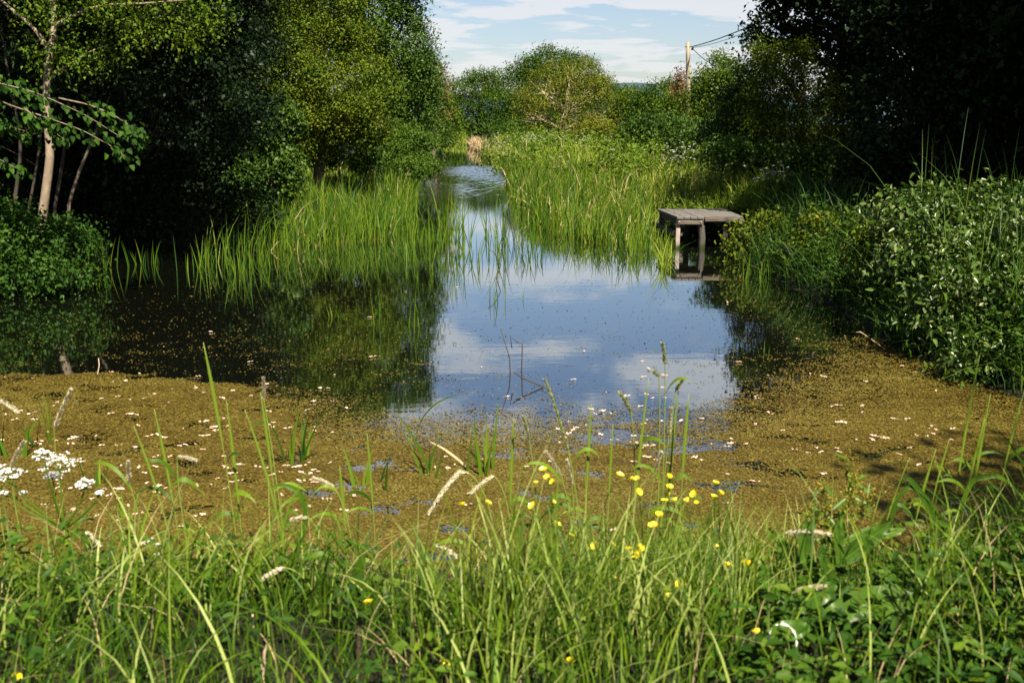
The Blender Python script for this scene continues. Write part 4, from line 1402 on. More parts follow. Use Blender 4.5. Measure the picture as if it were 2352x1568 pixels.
# duckweed mat beneath the fronds: only where the cover is closed
cs_ = .035
gx = np.arange(-5.2, 5.2, cs_)
gy = np.arange(3.9, 9.6, cs_)
GX, GY = np.meshgrid(gx, gy)
Pc = np.column_stack([GX.ravel() + cs_ / 2, GY.ravel() + cs_ / 2])
ok = (cover(Pc) > .80) & (sdf(Pc) > -.1)
Pc = Pc[ok]
hs_ = cs_ / 2
q = np.array([[-hs_, -hs_], [hs_, -hs_], [hs_, hs_], [-hs_, hs_]])
Vm = np.concatenate([(Pc[:, None] + q[None]).reshape(-1, 2), np.full((len(Pc) * 4, 1), .0005)], 1)
M['dwmat'] = noise_mat('duckweed_underlayer', [(.03, .02, .003), (.08, .054, .006), (.13, .095, .010)], scale=(90, 90, 90), detail=3, rough=.8, bump=.3)
o = obj('duckweed_mat', Vm, [np.arange(len(Pc) * 4).reshape(-1, 4)], M['dwmat'])
tag(o, 'closed brown-olive layer of duckweed under the floating fronds', None, None, 'stuff')

# fallen petals on the duckweed
def petal_mesh(k):
    mb = MB()
    for j in range(3 + k % 3):
        c = np.array([rng.normal() * .015, rng.normal() * .006, .006])
        m = 8
        ang = np.arange(m) / m * 2 * PI
        rx, ry = rng.uniform(.006, .017), rng.uniform(.004, .009)
        ring = np.column_stack([c[0] + np.cos(ang) * rx * rng.uniform(.75, 1.15, m), c[1] + np.sin(ang) * ry * rng.uniform(.75, 1.15, m), c[2] + rng.uniform(-.003, .006, m)])
        V = np.vstack([ring, c + np.array([0, 0, .007])])
        F = np.array([[i, (i + 1) % m, m] for i in range(m)])
        mb.add(V, F, v=rng.uniform(0, 1))
    V, Fs, A = mb.arrays()
    return raw_mesh('floating_petal', V, Fs, M['pink'], A, True)


pm = [petal_mesh(k) for k in range(14)]
cand = []
near_c = []
while len(cand) < 290:
    z = rng.uniform()
    if z < .52:
        px, py = rng.uniform(0, 760), rng.uniform(865, 1200) if rng.uniform() < .8 else rng.uniform(865, 1300)
    elif z < .86:
        px, py = rng.uniform(1300, 2200), rng.normal(985, 75)
    else:
        px, py = rng.uniform(700, 1500), rng.uniform(900, 1250)
    if rng.uniform() < .1:
        px, py = rng.uniform(200, 1900), rng.uniform(640, 870)
    p = at_z(px, py)
    if len(cand) > 30 and rng.uniform() < .42 and near_c:
        q_ = near_c[int(rng.integers(len(near_c)))]
        p = q_ + np.array([rng.normal() * .13, rng.normal() * .07, 0])
        py = 1000
    if sdf(p[None, :2])[0] < .05 or py > 1330:
        continue
    cand.append(p)
    if py > 880 and py != 1000 and p[1] < 8.2:
        near_c.append(p)
# loose groups as in drifted blossom
for k, p in enumerate(cand):
    o = bpy.data.objects.new('floating_petal', pm[k % 14])
    o.location = (float(p[0]), float(p[1]), .004)
    s = float(rng.choice([.45, .6, .75, .9, 1.15], p=[.08, .17, .3, .27, .18]))
    o.scale = (s, s, s)
    o.rotation_euler = (0, 0, float(rng.uniform(-1.2, 1.2) + (PI if rng.uniform() < .5 else 0)))
    link(o)
    tag(o, 'small pale pink fallen blossom floating on the duckweed', 'petal', 'fallen blossom on the water')

# ---------------------------------------------------------------- near bank
near_poly = np.array([[-3.6, 2.0], [3.6, 2.0], [3.9, 3.9], [2.6, 4.1], [1.5, 3.95], [.5, 3.9], [-.6, 3.75], [-1.5, 3.8], [-4.2, 3.9]])
near_rim = np.array([[-4.2, 3.5], [4.2, 3.5], [4.2, 4.3], [2.6, 4.35], [1.5, 4.22], [0, 4.12], [-1.5, 4.22], [-4.2, 4.25]])
tall_mid = np.array([[-.35, 2.5], [1.4, 2.5], [1.4, 3.95], [.15, 3.9]])
right_near = np.array([[1.7, 2.4], [3.4, 2.4], [3.7, 4.4], [2.0, 4.35]])
stuff('grass', 'lush blurred grass covering the near bank', [
    fpart(near_poly, 9000, .13, .4, .0055, 4, lean=.6, bias=.0, spread=.5, wind=(.05, .0), pixmin=0),
    fpart(near_poly, 6500, .20, .4, .0055, 5, lean=.5, bias=.0, spread=.6, wind=(.05, .0), pixmin=0, clump=3.0),
    fpart(near_poly, 4600, .31, .4, .0068, 6, lean=.48, bias=.1, spread=.95, pixmin=0, clump=4.2),
    fpart(near_rim, 1100, .20, .4, .006, 5, lean=.7, bias=.1, spread=.9, pixmin=0, clump=5),
    fpart(tall_mid, 2600, .45, .3, .0056, 6, lean=.34, bias=.15, spread=.95, pixmin=0, clump=4.0),
    fpart(right_near, 2300, .38, .35, .0085, 6, lean=.5, bias=.0, spread=.7, pixmin=0, clump=4.0),
    fpart(np.array([[2.0, 3.5], [4.2, 3.5], [4.4, 4.5], [2.2, 4.45]]), 420, .75, .28, .010, 7, lean=.3, bias=.0, spread=.6, pixmin=0, clump=5.0)], 'grass')
stuff('straw_grass', 'dry pale grass stems mixed into the near bank', [fpart(near_poly, 620, .34, .35, .0034, 5, lean=.8, pixmin=0)], 'straw')
mb = MB()
for poly, n, lf, hh in [(np.array([[-3.4, 2.2], [-.2, 2.2], [-.1, 3.4], [-3.4, 3.7]]), 260, .036, .24), (np.array([[.4, 2.2], [3.3, 2.2], [3.3, 3.2], [1.2, 3.3]]), 260, .044, .26), (near_poly, 220, .032, .24)]:
    V, F, v = herb_field(scatter(poly, n, 4.0), lf, 8, hh)
    mb.add(V, F, v=v)
V, F, v = herb_field(scatter(np.array([[.6, 2.3], [1.9, 2.3], [2.1, 3.6], [1.0, 3.6]]), 420), .04, 9, .13, clear=False)
mb.add(V, F, v=v * .8)
tag(mb.build('undergrowth', M['herb']), 'leafy weeds growing low among the near bank grass', None, None, 'stuff')


# tall individual grass stalks -----------------------------------------
def seedhead(mb, path, r, n=110, ln=.012, drooping=False):
    path = np.asarray(path)
    m = len(path)
    t = rng.uniform(0, m - 1.001, n)
    i = t.astype(int)
    p = path[i] + (path[i + 1] - path[i]) * (t - i)[:, None]
    tan = nrm(path[i + 1] - path[i])
    u_ = t / (m - 1)
    rr = r * np.clip((1.12 - u_) ** .8 * np.minimum(1, u_ * 7 + .35), .08, 1) * (.75 + .25 * np.sin(u_ * 31))
    d = nrm(rnd(n))
    d = nrm(d - tan * (d * tan).sum(1)[:, None])
    D = nrm(tan * .9 + d * .6)
    V, F = leaves(p + d * (rr * .4)[:, None], D, d + rnd(n) * .3, ln * rng.uniform(.7, 1.5, n), r * .55, fold=.2, droop=-.05)
    mb.add(V, F, v=np.repeat(rng.uniform(0, 1, n), 6), t=.5)


def stalk(label, tip, basex, Y, head=0, headr=.004, mat='seed', bow=0.0, leafs=1, r=.0022, dy=0.0, spear=True, name='grass_stalk', bz=None, hs=None):
    """one tall grass stalk from the bank at depth Y to the pixel tip; head = length of seed head in px"""
    bx = xat(basex, Y)
    z = grd(bx, Y) if bz is None else bz
    base = np.array([bx, Y, z])
    tp = at_y(tip[0], tip[1], Y + dy)
    root = thing(name, label, 'grass', base)
    if hs is None:
        mid = (base + tp) / 2 + np.array([bow, 0, 0.0])
        mid[0] = mid[0] * .6 + base[0] * .4 + bow
        mid[2] += .06 * (tp[2] - base[2])
        path = bez(base - np.array([0, 0, .04]), mid, tp, 18)
        k = 17
    else:
        h0 = at_y(hs[0], hs[1], Y + dy)
        u_ = tp - h0
        mid = h0 - u_ * 1.1
        mid = mid * .55 + np.array([base[0], Y, (base[2] + h0[2]) / 2]) * .45
        p1 = bez(base - np.array([0, 0, .04]), mid, h0, 12)
        p2 = bez(h0, (h0 + tp) / 2 + np.array([0, 0, .10 * np.linalg.norm(u_)]), tp, 7)
        path = np.concatenate([p1, p2[1:]])
        k = 11
    mb = MB()
    V, F, t = tube(path, np.linspace(r, r * .45, 18), 5)
    mb.add(V, F, v=.8, t=.6)
    mb.build('stem', M['grass'], root, True, base)
    if spear and not head:
        # rolled flag leaf at the top
        m = MB()
        pp = path[int(rng.integers(6, 11)):]
        wv = rng.uniform(.0045, .0068) * np.sin(np.linspace(.3, PI * .97, len(pp))) + .0008
        sdir = np.array([.95, .25, 0])
        Vv = np.stack([pp - sdir * wv[:, None], pp + sdir * wv[:, None]], 1).reshape(-1, 3)
        b = np.arange(len(pp) - 1)[:, None] * 2
        m.add(Vv, b + np.array([0, 1, 3, 2]), v=.6, t=.7)
        m.build('leaf', M['grass'], root, False, base)
    for q in range(leafs):
        s = path[rng.integers(4, 11)]
        sd = rng.choice([-1, 1])
        ln = rng.uniform(.12, .24)
        e = s + np.array([sd * ln * rng.uniform(.5, .9), rng.normal() * .05, ln * rng.uniform(-.2, .5)])
        mm = (s + e) / 2 + np.array([-sd * .01, 0, ln * .45])
        cen = bez(s, mm, e, 9)
        wv = rng.uniform(.006, .011) * np.sin(np.linspace(.35, PI, 9)) + .0005
        sdir = nrm(np.array([.15, .7, .7]))
        Vv = np.stack([cen - sdir * wv[:, None], cen + sdir * wv[:, None]], 1).reshape(-1, 3)
        b = np.arange(8)[:, None] * 2
        m = MB()
        m.add(Vv, b + np.array([0, 1, 3, 2]), v=rng.uniform(.1, .7), t=.7)
        m.build('leaf', M['grass'], root, False, base)
    if head:
        m = MB()
        seedhead(m, path[k:], headr, n=int(140 + head * 3))
        m.build('seed_head', M[mat], root, False, base)
    return root


bare = [((467, 786), 512, 3.9, 'tallest bare grass spear left of centre'), ((354, 938), 372, 3.85, 'straight grass spear left of the tallest spear'), ((598, 900), 615, 3.9, 'straight grass spear right of the tallest spear'),
        ((307, 978), 365, 3.8, 'grass spear with a broad leaf at the left'), ((520, 920), 520, 3.95, 'slim grass spear close behind the tallest spear'), ((562, 940), 640, 3.85, 'leaning grass spear bending left of centre'),
        ((843, 995), 845, 4.0, 'single grass spear with narrow leaf in front of the duckweed'), ((1358, 928), 1350, 3.95, 'straight pale grass spear among the buttercups on their left'), ((1408, 975), 1405, 3.95, 'thin grass spear rising behind the left buttercups'),
        ((1582, 905), 1580, 3.9, 'tall grass spear at the right of the buttercups'), ((1490, 870), 1462, 3.9, 'long slim grass spear leaning right above the buttercups'), ((1560, 880), 1545, 4.0, 'pale grass spear over the buttercups'),
        ((2250, 815), 2243, 4.2, 'tallest grass spear in the shaded corner at the right'), ((2262, 960), 2262, 4.1, 'second grass spear in the shaded right corner'), ((2275, 905), 2285, 4.15, 'leaning grass spear in the shaded right corner'),
        ((2352, 900), 2340, 4.2, 'grass spear at the right edge of the picture'), ((2180, 1010), 2175, 4.1, 'short grass spear at the left of the shaded right corner'), ((2090, 1050), 2060, 4.1, 'bent grass spear between the dock and the shaded corner'),
        ((2150, 1030), 2140, 4.0, 'slim grass spear beside the dock plant on its right'), ((780, 1070), 775, 3.8, 'low grass spear left of the near reed tufts'), ((770, 1180), 790, 3.7, 'short broad grass spear above the dense grass'),
        ((1180, 960), 1165, 4.0, 'pale spear in front of the right near reed tuft')]
for tip, bxp, Y, lab in bare:
    stalk(lab, tip, bxp, Y, leafs=2 if Y < 4.05 else 3, r=.0036)
hd = [((163, 895), (125, 985), 118, 3.9, .006, 'seed', 'pale feathery grass head tilted right at the left edge'), ((55, 1015), (25, 1072), 0, 3.7, .006, 'seed', 'pale feathery grass head above the left cow parsley'),
      ((40, 945), (-12, 915), -60, 3.7, .006, 'seed', 'drooping pale grass head at the far left edge'), ((605, 868), (606, 918), 630, 4.1, .004, 'seed', 'slim pale upright grass head beside the spear right of centre-left'),
      ((294, 1060), (297, 1108), 305, 3.8, .006, 'seed', 'pinkish upright grass head left of the tall spears'), ((450, 1057), (408, 1047), 400, 3.7, .006, 'seed', 'short pale grass head lying level left of the tallest spear'),
      ((228, 1250), (195, 1218), 190, 3.3, .005, 'seed', 'tilted pale grass head over the left duckweed'),
      ((1522, 790), (1528, 838), 1540, 4.0, .0065, 'seed_green', 'highest green cocksfoot head over the blue water'), ((1503, 853), (1514, 866), 1530, 4.0, .006, 'seed_green', 'small green grass tuft head below the highest one'),
      ((1568, 872), (1552, 897), 1550, 4.0, .006, 'seed_green', 'small green grass head right of the highest one'), ((1424, 903), (1450, 946), 1470, 3.95, .007, 'seed_green', 'bent-over green grass head left of the highest one'),
      ((1252, 872), (1305, 1035), 1340, 3.9, .0045, 'seed_green', 'long pale nodding grass head over the mid duckweed'), ((1202, 958), (1216, 1012), 1250, 3.9, .005, 'seed_green', 'wispy pale grass head left of the long nodding head'),
      ((1255, 1038), (1290, 1095), 1330, 3.8, .005, 'seed', 'pale slanted grass head left above the buttercups'), ((1303, 1058), (1314, 1115), 1330, 3.8, .005, 'seed', 'pale straight grass head left above the buttercups'),
      ((1519, 1040), (1504, 1084), 1500, 3.8, .005, 'seed', 'pinkish-white grass head above the buttercups'), ((1541, 938), (1536, 1000), 1530, 3.9, .005, 'seed', 'pale slim grass head behind the tall spear on the right'),
      ((985, 1178), (1060, 1078), 1150, 3.7, .007, 'seed', 'large pale grass head drooping left at the centre'), ((1080, 1132), (1135, 1092), 1180, 3.7, .006, 'seed', 'second pale drooping grass head at the centre'),
      ((722, 1098), (768, 1118), 790, 3.7, .006, 'seed', 'brownish arched grass head left of centre'), ((1045, 1276), (1000, 1250), 980, 3.1, .006, 'seed', 'pale grass head curled in the central grass'),
      ((605, 1327), (655, 1303), 700, 2.95, .006, 'seed', 'pale grass head slanting low left of centre'), ((1904, 1226), (1802, 1224), 1770, 3.15, .006, 'seed', 'pale arching grass head in front of the dock plant'),
      ((1893, 1346), (1826, 1358), 1800, 2.85, .006, 'seed', 'lower pale arching grass head in front of the dock leaves'), ((672, 1192), (708, 1187), 740, 3.6, .005, 'seed', 'buff drooping grass head right of the broad curled leaf')]
for tip, h0_, bxp, Y, hr, mt, lab in hd:
    stalk(lab, tip, bxp, Y, head=math.hypot(tip[0] - h0_[0], tip[1] - h0_[1]), headr=hr * 1.15, mat=mt, leafs=1, r=.0036, spear=False, hs=h0_)

# broad ribbon leaves
def ribbon(label, pts, Y, w, mat='grass', v=.45, name='broad_leaf'):
    p = px_path([q if len(q) == 3 else q + (0,) for q in pts], Y, 18)
    n = len(p)
    wv = w * np.sin(np.linspace(.35, PI, n)) ** .8 + .0006
    tan = nrm(np.gradient(p, axis=0))
    s = nrm(np.cross(tan, np.array([.15, -1, .35])))
    ridge = nrm(np.cross(s, tan)) * wv[:, None] * .35
    V = np.stack([p - s * wv[:, None] + ridge, p, p + s * wv[:, None] + ridge], 1).reshape(-1, 3)
    b = np.arange(n - 1)[:, None] * 3
    F = np.concatenate([b + np.array([0, 1, 4, 3]), b + np.array([1, 2, 5, 4])])
    c = p[0]
    mb = MB()
    mb.add(V, F, v=v, t=.6)
    return tag(mb.build(name, M[mat], None, True, c), label, 'grass')


ribbon('broad grass blade curling over to the right beside the tall spears', [(650, 1330), (690, 1240), (706, 1180), (690, 1130), (655, 1112), (618, 1118)], 3.6, .011, v=.3)
ribbon('broad upright pale green blade standing in the bank grass', [(560, 1480), (570, 1380), (590, 1290), (608, 1196)], 3.15, .016, v=.75)
ribbon('broad blade leaning left from the same grass as the pale upright blade', [(430, 1420), (405, 1320), (388, 1260), (372, 1230)], 3.1, .014, v=.5)
ribbon('broad low blade with a blunt tip near the bottom left', [(400, 1520), (372, 1440), (362, 1375)], 2.72, .013, v=.4)
ribbon('broad bluish blade upright left of the buttercups', [(820, 1400), (822, 1320), (835, 1262)], 3.05, .016, v=.25)
ribbon('folded dark blade bending over in the shaded right corner', [(2230, 1330), (2150, 1200), (2110, 1125), (2085, 1095), (2070, 1110)], 3.9, .013, v=.15)
ribbon('long dark blade slanting right in the shaded right corner', [(2170, 1260), (2230, 1100), (2290, 1090), (2352, 1130)], 3.9, .011, v=.35)
ribbon('arching dark blade between the dock plant and the shaded corner', [(2040, 1240), (2055, 1150), (2085, 1115), (2120, 1130), (2180, 1210)], 3.9, .009, v=.2)
ribbon('bent pale-backed reed leaf across the near reed tufts', [(1095, 1105), (1060, 1060), (1020, 1030), (985, 1012)], 5.9, .007, 'straw', v=.7)
ribbon('yellow-green flat reed leaf on the duckweed at the far left', [(-30, 985), (40, 992), (110, 1010)], 6.75, .02, 'grass', v=.9)


# buttercups -----------------------------------------------------------
def flower_mesh(k):
    mb = MB()
    for j in range(5):
        a = j / 5 * 2 * PI + rng.normal() * .08
        rad = np.array([math.cos(a), math.sin(a), 0])
        sd = np.array([-math.sin(a), math.cos(a), 0])
        rows = []
        for t, w_, z in [(0, .003, 0), (.35, .0085, .002 + .002 * (k % 2)), (.7, .0105, .007 + .003 * (k % 2)), (1, .006, .012 + .004 * (k % 2))]:
            c = rad * t * (.0155 - .003 * (k % 2)) + np.array([0, 0, z])
            rows += [c - sd * w_ + np.array([0, 0, .0015]), c, c + sd * w_ + np.array([0, 0, .0015])]
        b = np.arange(3)[:, None] * 3
        mb.add(np.array(rows), np.concatenate([b + np.array([0, 1, 4, 3]), b + np.array([1, 2, 5, 4])]), v=rng.uniform(0, 1))
    V, Fs, A = mb.arrays()
    return raw_mesh('petals', V, Fs, M['petal'], A, True)


def centre_mesh():
    mb = MB()
    for j in range(22):
        a = j * 2.4
        q = .0045 * math.sqrt(j / 22)
        c = np.array([q * math.cos(a), q * math.sin(a), .002])
        mb.add(*tube(np.array([c, c * np.array([1.5, 1.5, 1]) + np.array([0, 0, .005])]), np.array([.0006, .0011]), 4)[:2], v=rng.uniform(0, 1))
    V, Fs, A = mb.arrays()
    return raw_mesh('stamens', V, Fs, M['stamen'], A)


fms = [flower_mesh(k) for k in range(4)]
cms = centre_mesh()
b8 = [(228, 632), (250, 668), (275, 682), (195, 690), (185, 790), (272, 773), (565, 657), (645, 675), (645, 728), (780, 662), (785, 708), (770, 742), (765, 770), (810, 768), (990, 690), (980, 758), (898, 738), (865, 770), (905, 775), (740, 835),
      (715, 880), (284, 880), (352, 925), (467, 962), (533, 968), (560, 1030), (602, 985), (648, 980), (645, 1003), (995, 978), (1043, 1057), (1123, 1052), (838, 1137), (778, 1188), (140, 1112), (550, 1115), (345, 1482), (1177, 1350), (620, 670), (1005, 735)]
bcs = [(1129 + x * .5202, 752.6 + y * .5202) for x, y in b8]
bcs += [(x * .5202, 752.6 + y * .5202) for x, y in [(1627, 1217), (1922, 1400), (1973, 1490), (65, 1555), (2040, 785), (2150, 780)]]
blab = {22: 'buttercup on the left side of the low central buttercup group', 31: 'largest buttercup with cupped petals beside the dock leaves', 36: 'single large buttercup low in the bottom centre grass', 37: 'buttercup beside the white curled stalk',
        40: 'lone buttercup in the leafy weeds left of centre', 41: 'lone buttercup at the bottom between the brown stem and centre', 42: 'lower of two buttercups near the bottom centre-left', 43: 'buttercup cut off at the bottom left corner',
        34: 'buttercup lowest left of the central buttercup group', 14: 'rightmost high buttercup over the duckweed'}
for i, (px, py) in enumerate(bcs):
    Y = float(np.interp(py, [1050, 1180, 1300, 1420, 1560], [3.6, 3.3, 2.95, 2.68, 2.4])) + rng.normal() * .05
    p = at_y(px, py, Y)
    bx = p[0] + rng.normal() * .05
    base = np.array([bx, Y + rng.normal() * .04, 0])
    base[2] = grd(base[0], base[1])
    root = thing('buttercup', blab.get(i, 'yellow buttercup flowering on a thin stem in the near bank grass'), 'flower', base, 0, 'buttercups on the near bank')
    mb = MB()
    pth = bez(base - np.array([0, 0, .03]), np.array([base[0], base[1], p[2] * .8 + base[2] * .2]), p, 9)
    mb.add(*tube(pth, np.linspace(.0018, .0011, 9), 4)[:2], v=.5, t=.6)
    s = pth[5]
    e = s + np.array([rng.normal() * .04, rng.normal() * .03, .07])
    mb.add(*tube(bez(s, (s + e) / 2 + np.array([.01, 0, .01]), e, 4), .0009, 4)[:2], v=.5, t=.6)
    P = np.repeat(pth[[3, 4]], 3, 0)
    V, F = leaves(P, rnd(6) * np.array([1, 1, .4]), np.array([0, 0, 1.]) + rnd(6) * .3, .045, .007)
    mb.add(V, F, v=.4, t=.6)
    mb.build('stem', M['herb'], root, False, base)
    fl = bpy.data.objects.new('petals', fms[i % 4])
    link(fl, root)
    fl.location = [float(q_) for q_ in (p - base)]
    sc = float(rng.uniform(.8, 1.1) * (1.25 if i in (31, 36) else 1) * (.7 if i in (5, 18, 33, 35, 38) else 1))
    fl.scale = (sc,) * 3
    fl.rotation_euler = (float(rng.normal() * .45 + .45), float(rng.normal() * .4), float(rng.uniform(0, 6)))
    ce = bpy.data.objects.new('stamens', cms)
    link(ce, fl)

# ---------------------------------------------------------------- dock plant
dY = 3.25
dx = xat(1935, dY)
dz = grd(dx, dY)
root = thing('dock_plant', 'large dock plant with wavy broad leaves and yellow-green seed spikes', 'plant', (dx, dY, dz))
L = np.array([dx, dY, dz])


def dock_leaf(pts, w, Y, v, face=(.1, -.8, .75)):
    p = px_path([q + (0,) if len(q) == 2 else q for q in pts], Y, 20)
    n = len(p)
    u_ = np.linspace(0, 1, n)
    wv = w * np.clip(np.sin(np.clip(u_ * 1.02 + .04, 0, 1) * PI), 0, 1) ** .65 + .001
    tan = nrm(np.gradient(p, axis=0))
    s = nrm(np.cross(tan, np.asarray(face)))
    nr_ = nrm(np.cross(s, tan))
    rowsV = []
    for f in (-1, -.55, -.12, 0, .12, .55, 1):
        wave = .30 * np.sin(u_ * 24 + f * 2 + 2 * np.sin(u_ * 9)) * abs(f) ** 2 * w + abs(f) * wv * .32
        rowsV.append(p + s * (wv * f)[:, None] + nr_ * (wave - (.004 if f == 0 else 0))[:, None])
    V = np.stack(rowsV, 1).reshape(-1, 3)
    b = np.arange(n - 1)[:, None] * 7
    F = np.concatenate([b + np.array([j, j + 1, j + 8, j + 7]) for j in range(6)])
    vv_ = np.tile(np.array([v, v, v, min(1, v + .4), v, v, v]), n)
    return V, F, vv_


for pts, w, Y, v in [([(1905, 1305), (1960, 1270), (2005, 1230), (2058, 1192)], .030, 3.25, .35),
                     ([(1885, 1425), (1960, 1395), (2050, 1372), (2150, 1392)], .046, 2.8, .65),
                     ([(1890, 1330), (1840, 1290), (1800, 1260), (1765, 1212)], .030, 3.2, .6),
                     ([(1880, 1330), (1845, 1275), (1850, 1220), (1880, 1185)], .026, 3.15, .4),
                     ([(1920, 1340), (1880, 1365), (1830, 1390), (1770, 1392)], .034, 2.85, .3),
                     ([(1930, 1250), (1990, 1225), (2040, 1225), (2090, 1212)], .022, 3.35, .8),
                     ([(1905, 1340), (1890, 1280), (1885, 1240)], .022, 3.1, .2),
                     ([(1930, 1300), (1925, 1240), (1925, 1180)], .018, 3.2, .55),
                     ([(1800, 1380), (1760, 1330), (1750, 1285)], .028, 2.95, .45),
                     ([(1860, 1440), (1800, 1450), (1740, 1480)], .03, 2.6, .5)]:
    V, F, vv_ = dock_leaf(pts, w, Y, v)
    obj('leaf', V - L, [F], M['dock'], root, {'v': vv_}, True)
mb, sd_ = MB(), MB()
for pts in [[(1900, 1350), (1915, 1250), (1945, 1150), (1960, 1090), (1938, 1048)], [(1905, 1330), (1900, 1220), (1895, 1150), (1890, 1105)], [(1925, 1240), (1965, 1190), (1990, 1150), (2000, 1130)], [(1915, 1250), (1880, 1200), (1862, 1170)], [(1935, 1200), (1955, 1140), (1968, 1100)]]:
    p = px_path(pts, dY, 16)
    mb.add(*tube(p, np.linspace(.004, .0012, 16), 5)[:2])
    for k in range(4, 16):
        m = 14
        P = p[k] + rnd(m) * np.array([.014, .014, .012])
        V, F = leaves(P, rnd(m), rnd(m), rng.uniform(.006, .012, m), .006)
        sd_.add(V, F, v=np.repeat(rng.uniform(0, 1, m), 6))
        if k % 2 == 0:
            V, F = leaves(p[k][None] + rnd(1) * .004, nrm(rnd(1) + np.array([0, 0, .3])), np.array([[0, -.6, 1.]]), rng.uniform(.04, .08), .016)
            mb.add(V, F)
V, Fs, A = mb.arrays()
A['v'][:] = .7
obj('flower_stem', V - L, Fs, M['dock'], root, A)
V, Fs, A = sd_.arrays()
obj('seed_spike', V - L, Fs, M['dockseed'], root, A)

# small one-off foreground bits
mb = MB()
p = px_path([(1765, 1510), (1762, 1470), (1772, 1440), (1795, 1430), (1818, 1440), (1830, 1465), (1828, 1490)], 2.58, 20)
mb.add(*tube(p, .0026 + .0016 * np.sin(np.arange(20) * 1.9), 6)[:2], v=.2)
tag(mb.build('curled_stalk', M['umbel'], None, True, p[0]), 'white curled withered flower stalk looping in the lower right grass', 'plant')
for pts, Y, r, mt, lab in [([(820, 1600), (823, 1500), (824, 1450), (826, 1412)], 2.62, .006, 'dead_dark', 'thick dark brown dead stem with pale top at the bottom left of centre'),
                           ([(606, 1600), (608, 1540), (606, 1500), (615, 1478)], 2.55, .004, 'dead', 'pale bleached dead stem at the bottom left'),
                           ([(583, 1480), (582, 1440), (580, 1410)], 2.65, .003, 'dead', 'short straw stem just above the bleached dead stem')]:
    p = px_path(pts, Y, 12)
    mb = MB()
    mb.add(*tube(p, r * (1 + .25 * (np.arange(12) % 4 == 0)), 7)[:2])
    tag(mb.build('withered_stalk', M[mt], None, True, p[0]), lab, 'plant')

# ---------------------------------------------------------------- world, sun, camera
SUN_EL = math.radians(51)
SUN_AZ = math.radians(22)          # behind the camera, to its right
sdir = np.array([math.sin(SUN_AZ) * math.cos(SUN_EL), -math.cos(SUN_AZ) * math.cos(SUN_EL), math.sin(SUN_EL)])
wd = bpy.data.worlds.new("World")
bpy.context.scene.world = wd
wd.use_nodes = True
nt = wd.node_tree
nt.nodes.clear()
N, Lk = nt.nodes, nt.links
out = N.new('ShaderNodeOutputWorld')
bg = N.new('ShaderNodeBackground')
bg.inputs['Strength'].default_value = 0.05
sky = N.new('ShaderNodeTexSky')
sky.sky_type = 'NISHITA'
sky.sun_disc = False
sky.sun_elevation = SUN_EL
sky.sun_rotation = math.atan2(sdir[0], sdir[1])
sky.air_density = 1.0
sky.dust_density = 0.9
sky.ozone_density = 1.5
tc = N.new('ShaderNodeTexCoord')
sep = N.new('ShaderNodeSeparateXYZ')
Lk.new(tc.outputs['Generated'], sep.inputs[0])


def mth(op, a, b=None, c=None):
    m = N.new('ShaderNodeMath')
    m.operation = op
    for i, x in enumerate((a, b, c)):
        if x is None:
            continue
        if isinstance(x, (int, float)):
            m.inputs[i].default_value = x
        else:
            Lk.new(x, m.inputs[i])
    return m.outputs[0]


zz = mth('MAXIMUM', sep.outputs['Z'], 0.0)
zz = mth('ADD', zz, .07)
cx = mth('DIVIDE', sep.outputs['X'], zz)
cy = mth('DIVIDE', sep.outputs['Y'], zz)
comb = N.new('ShaderNodeCombineXYZ')
Lk.new(cx, comb.inputs[0])
Lk.new(cy, comb.inputs[1])
comb.inputs[2].default_value = 4.3
nz = N.new('ShaderNodeTexNoise')
nz.inputs['Scale'].default_value = 1.45
nz.inputs['Detail'].default_value = 9
nz.inputs['Roughness'].default_value = .58
nz.inputs['Distortion'].default_value = .3
Lk.new(comb.outputs[0], nz.inputs['Vector'])
cr = N.new('ShaderNodeMapRange')
cr.interpolation_type = 'SMOOTHSTEP'
cr.inputs['From Min'].default_value = .50
cr.inputs['From Max'].default_value = .585
cr.inputs['To Max'].default_value = .72


def bump(lo, mid0, mid1, hi, amp):
    a = N.new('ShaderNodeMapRange')
    a.interpolation_type = 'SMOOTHSTEP'
    a.inputs['From Min'].default_value = lo
    a.inputs['From Max'].default_value = mid0
    b = N.new('ShaderNodeMapRange')
    b.interpolation_type = 'SMOOTHSTEP'
    b.inputs['From Min'].default_value = hi
    b.inputs['From Max'].default_value = mid1
    Lk.new(sep.outputs['Z'], a.inputs['Value'])
    Lk.new(sep.outputs['Z'], b.inputs['Value'])
    return mth('MULTIPLY', mth('MULTIPLY', a.outputs[0], b.outputs[0]), amp)


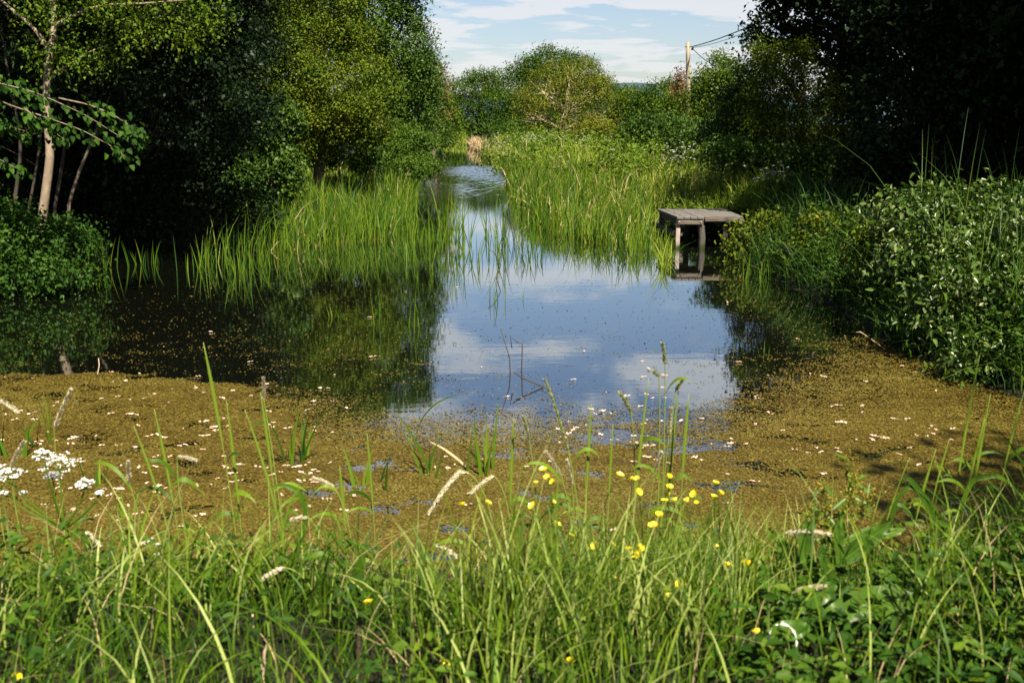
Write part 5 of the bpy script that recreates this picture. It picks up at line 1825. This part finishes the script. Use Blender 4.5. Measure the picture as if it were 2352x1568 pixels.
# banks of cloud stand low over the horizon and again higher up
banks = mth('ADD', mth('ADD', bump(-.2, .0, .04, .08, .045), bump(.075, .10, .15, .19, .055)), bump(.23, .26, .29, .36, .03))
Lk.new(mth('ADD', nz.outputs['Fac'], banks), cr.inputs['Value'])
mixc = N.new('ShaderNodeMix')
mixc.data_type = 'RGBA'
hi_ = N.new('ShaderNodeMapRange')
hi_.interpolation_type = 'SMOOTHSTEP'
hi_.inputs['From Min'].default_value = .62
hi_.inputs['From Max'].default_value = .34
Lk.new(sep.outputs['Z'], hi_.inputs['Value'])
Lk.new(mth('MULTIPLY', cr.outputs[0], hi_.outputs[0]), mixc.inputs['Factor'])
tint = N.new('ShaderNodeMix')
tint.data_type = 'RGBA'
tint.blend_type = 'MULTIPLY'
tint.inputs['Factor'].default_value = 1.0
Lk.new(sky.outputs[0], tint.inputs['A'])
tint.inputs['B'].default_value = (.95, .92, .96, 1)
Lk.new(tint.outputs['Result'], mixc.inputs['A'])
mixc.inputs['B'].default_value = (6.6, 6.6, 6.7, 1)
Lk.new(mixc.outputs['Result'], bg.inputs[0])
Lk.new(bg.outputs[0], out.inputs[0])

sl = bpy.data.lights.new('sun', 'SUN')
sl.energy = 5.0
sl.angle = math.radians(.5)
sl.color = (1, .91, .74)
so = bpy.data.objects.new('sun', sl)
link(so)
from mathutils import Vector
so.rotation_euler = Vector([-float(q_) for q_ in sdir]).to_track_quat('-Z', 'Y').to_euler()
so.location = (0, 0, 30)

cam = bpy.data.cameras.new('camera')
cam.lens = 35
cam.sensor_width = 36
cam.clip_start = .05
cam.clip_end = 5000
cam.dof.use_dof = True
cam.dof.focus_distance = 13.0
cam.dof.aperture_fstop = 4.5
co = bpy.data.objects.new('camera', cam)
link(co)
co.location = (0, 0, CAM_H)
co.rotation_euler = (PI / 2 - PITCH, 0, 0)
sc = bpy.context.scene
sc.camera = co
sc.view_settings.view_transform = 'Standard'
sc.view_settings.look = 'None'
sc.view_settings.exposure = 1.4
sc.view_settings.gamma = 1.0
sc.render.engine = 'CYCLES'
sc.cycles.max_bounces = 6
sc.cycles.diffuse_bounces = 1
sc.cycles.glossy_bounces = 3
sc.cycles.transmission_bounces = 3
sc.cycles.transparent_max_bounces = 4
sc.cycles.use_denoising = True
sc.cycles.caustics_reflective = False
sc.cycles.caustics_refractive = False
print('leaves', NLEAF[0])
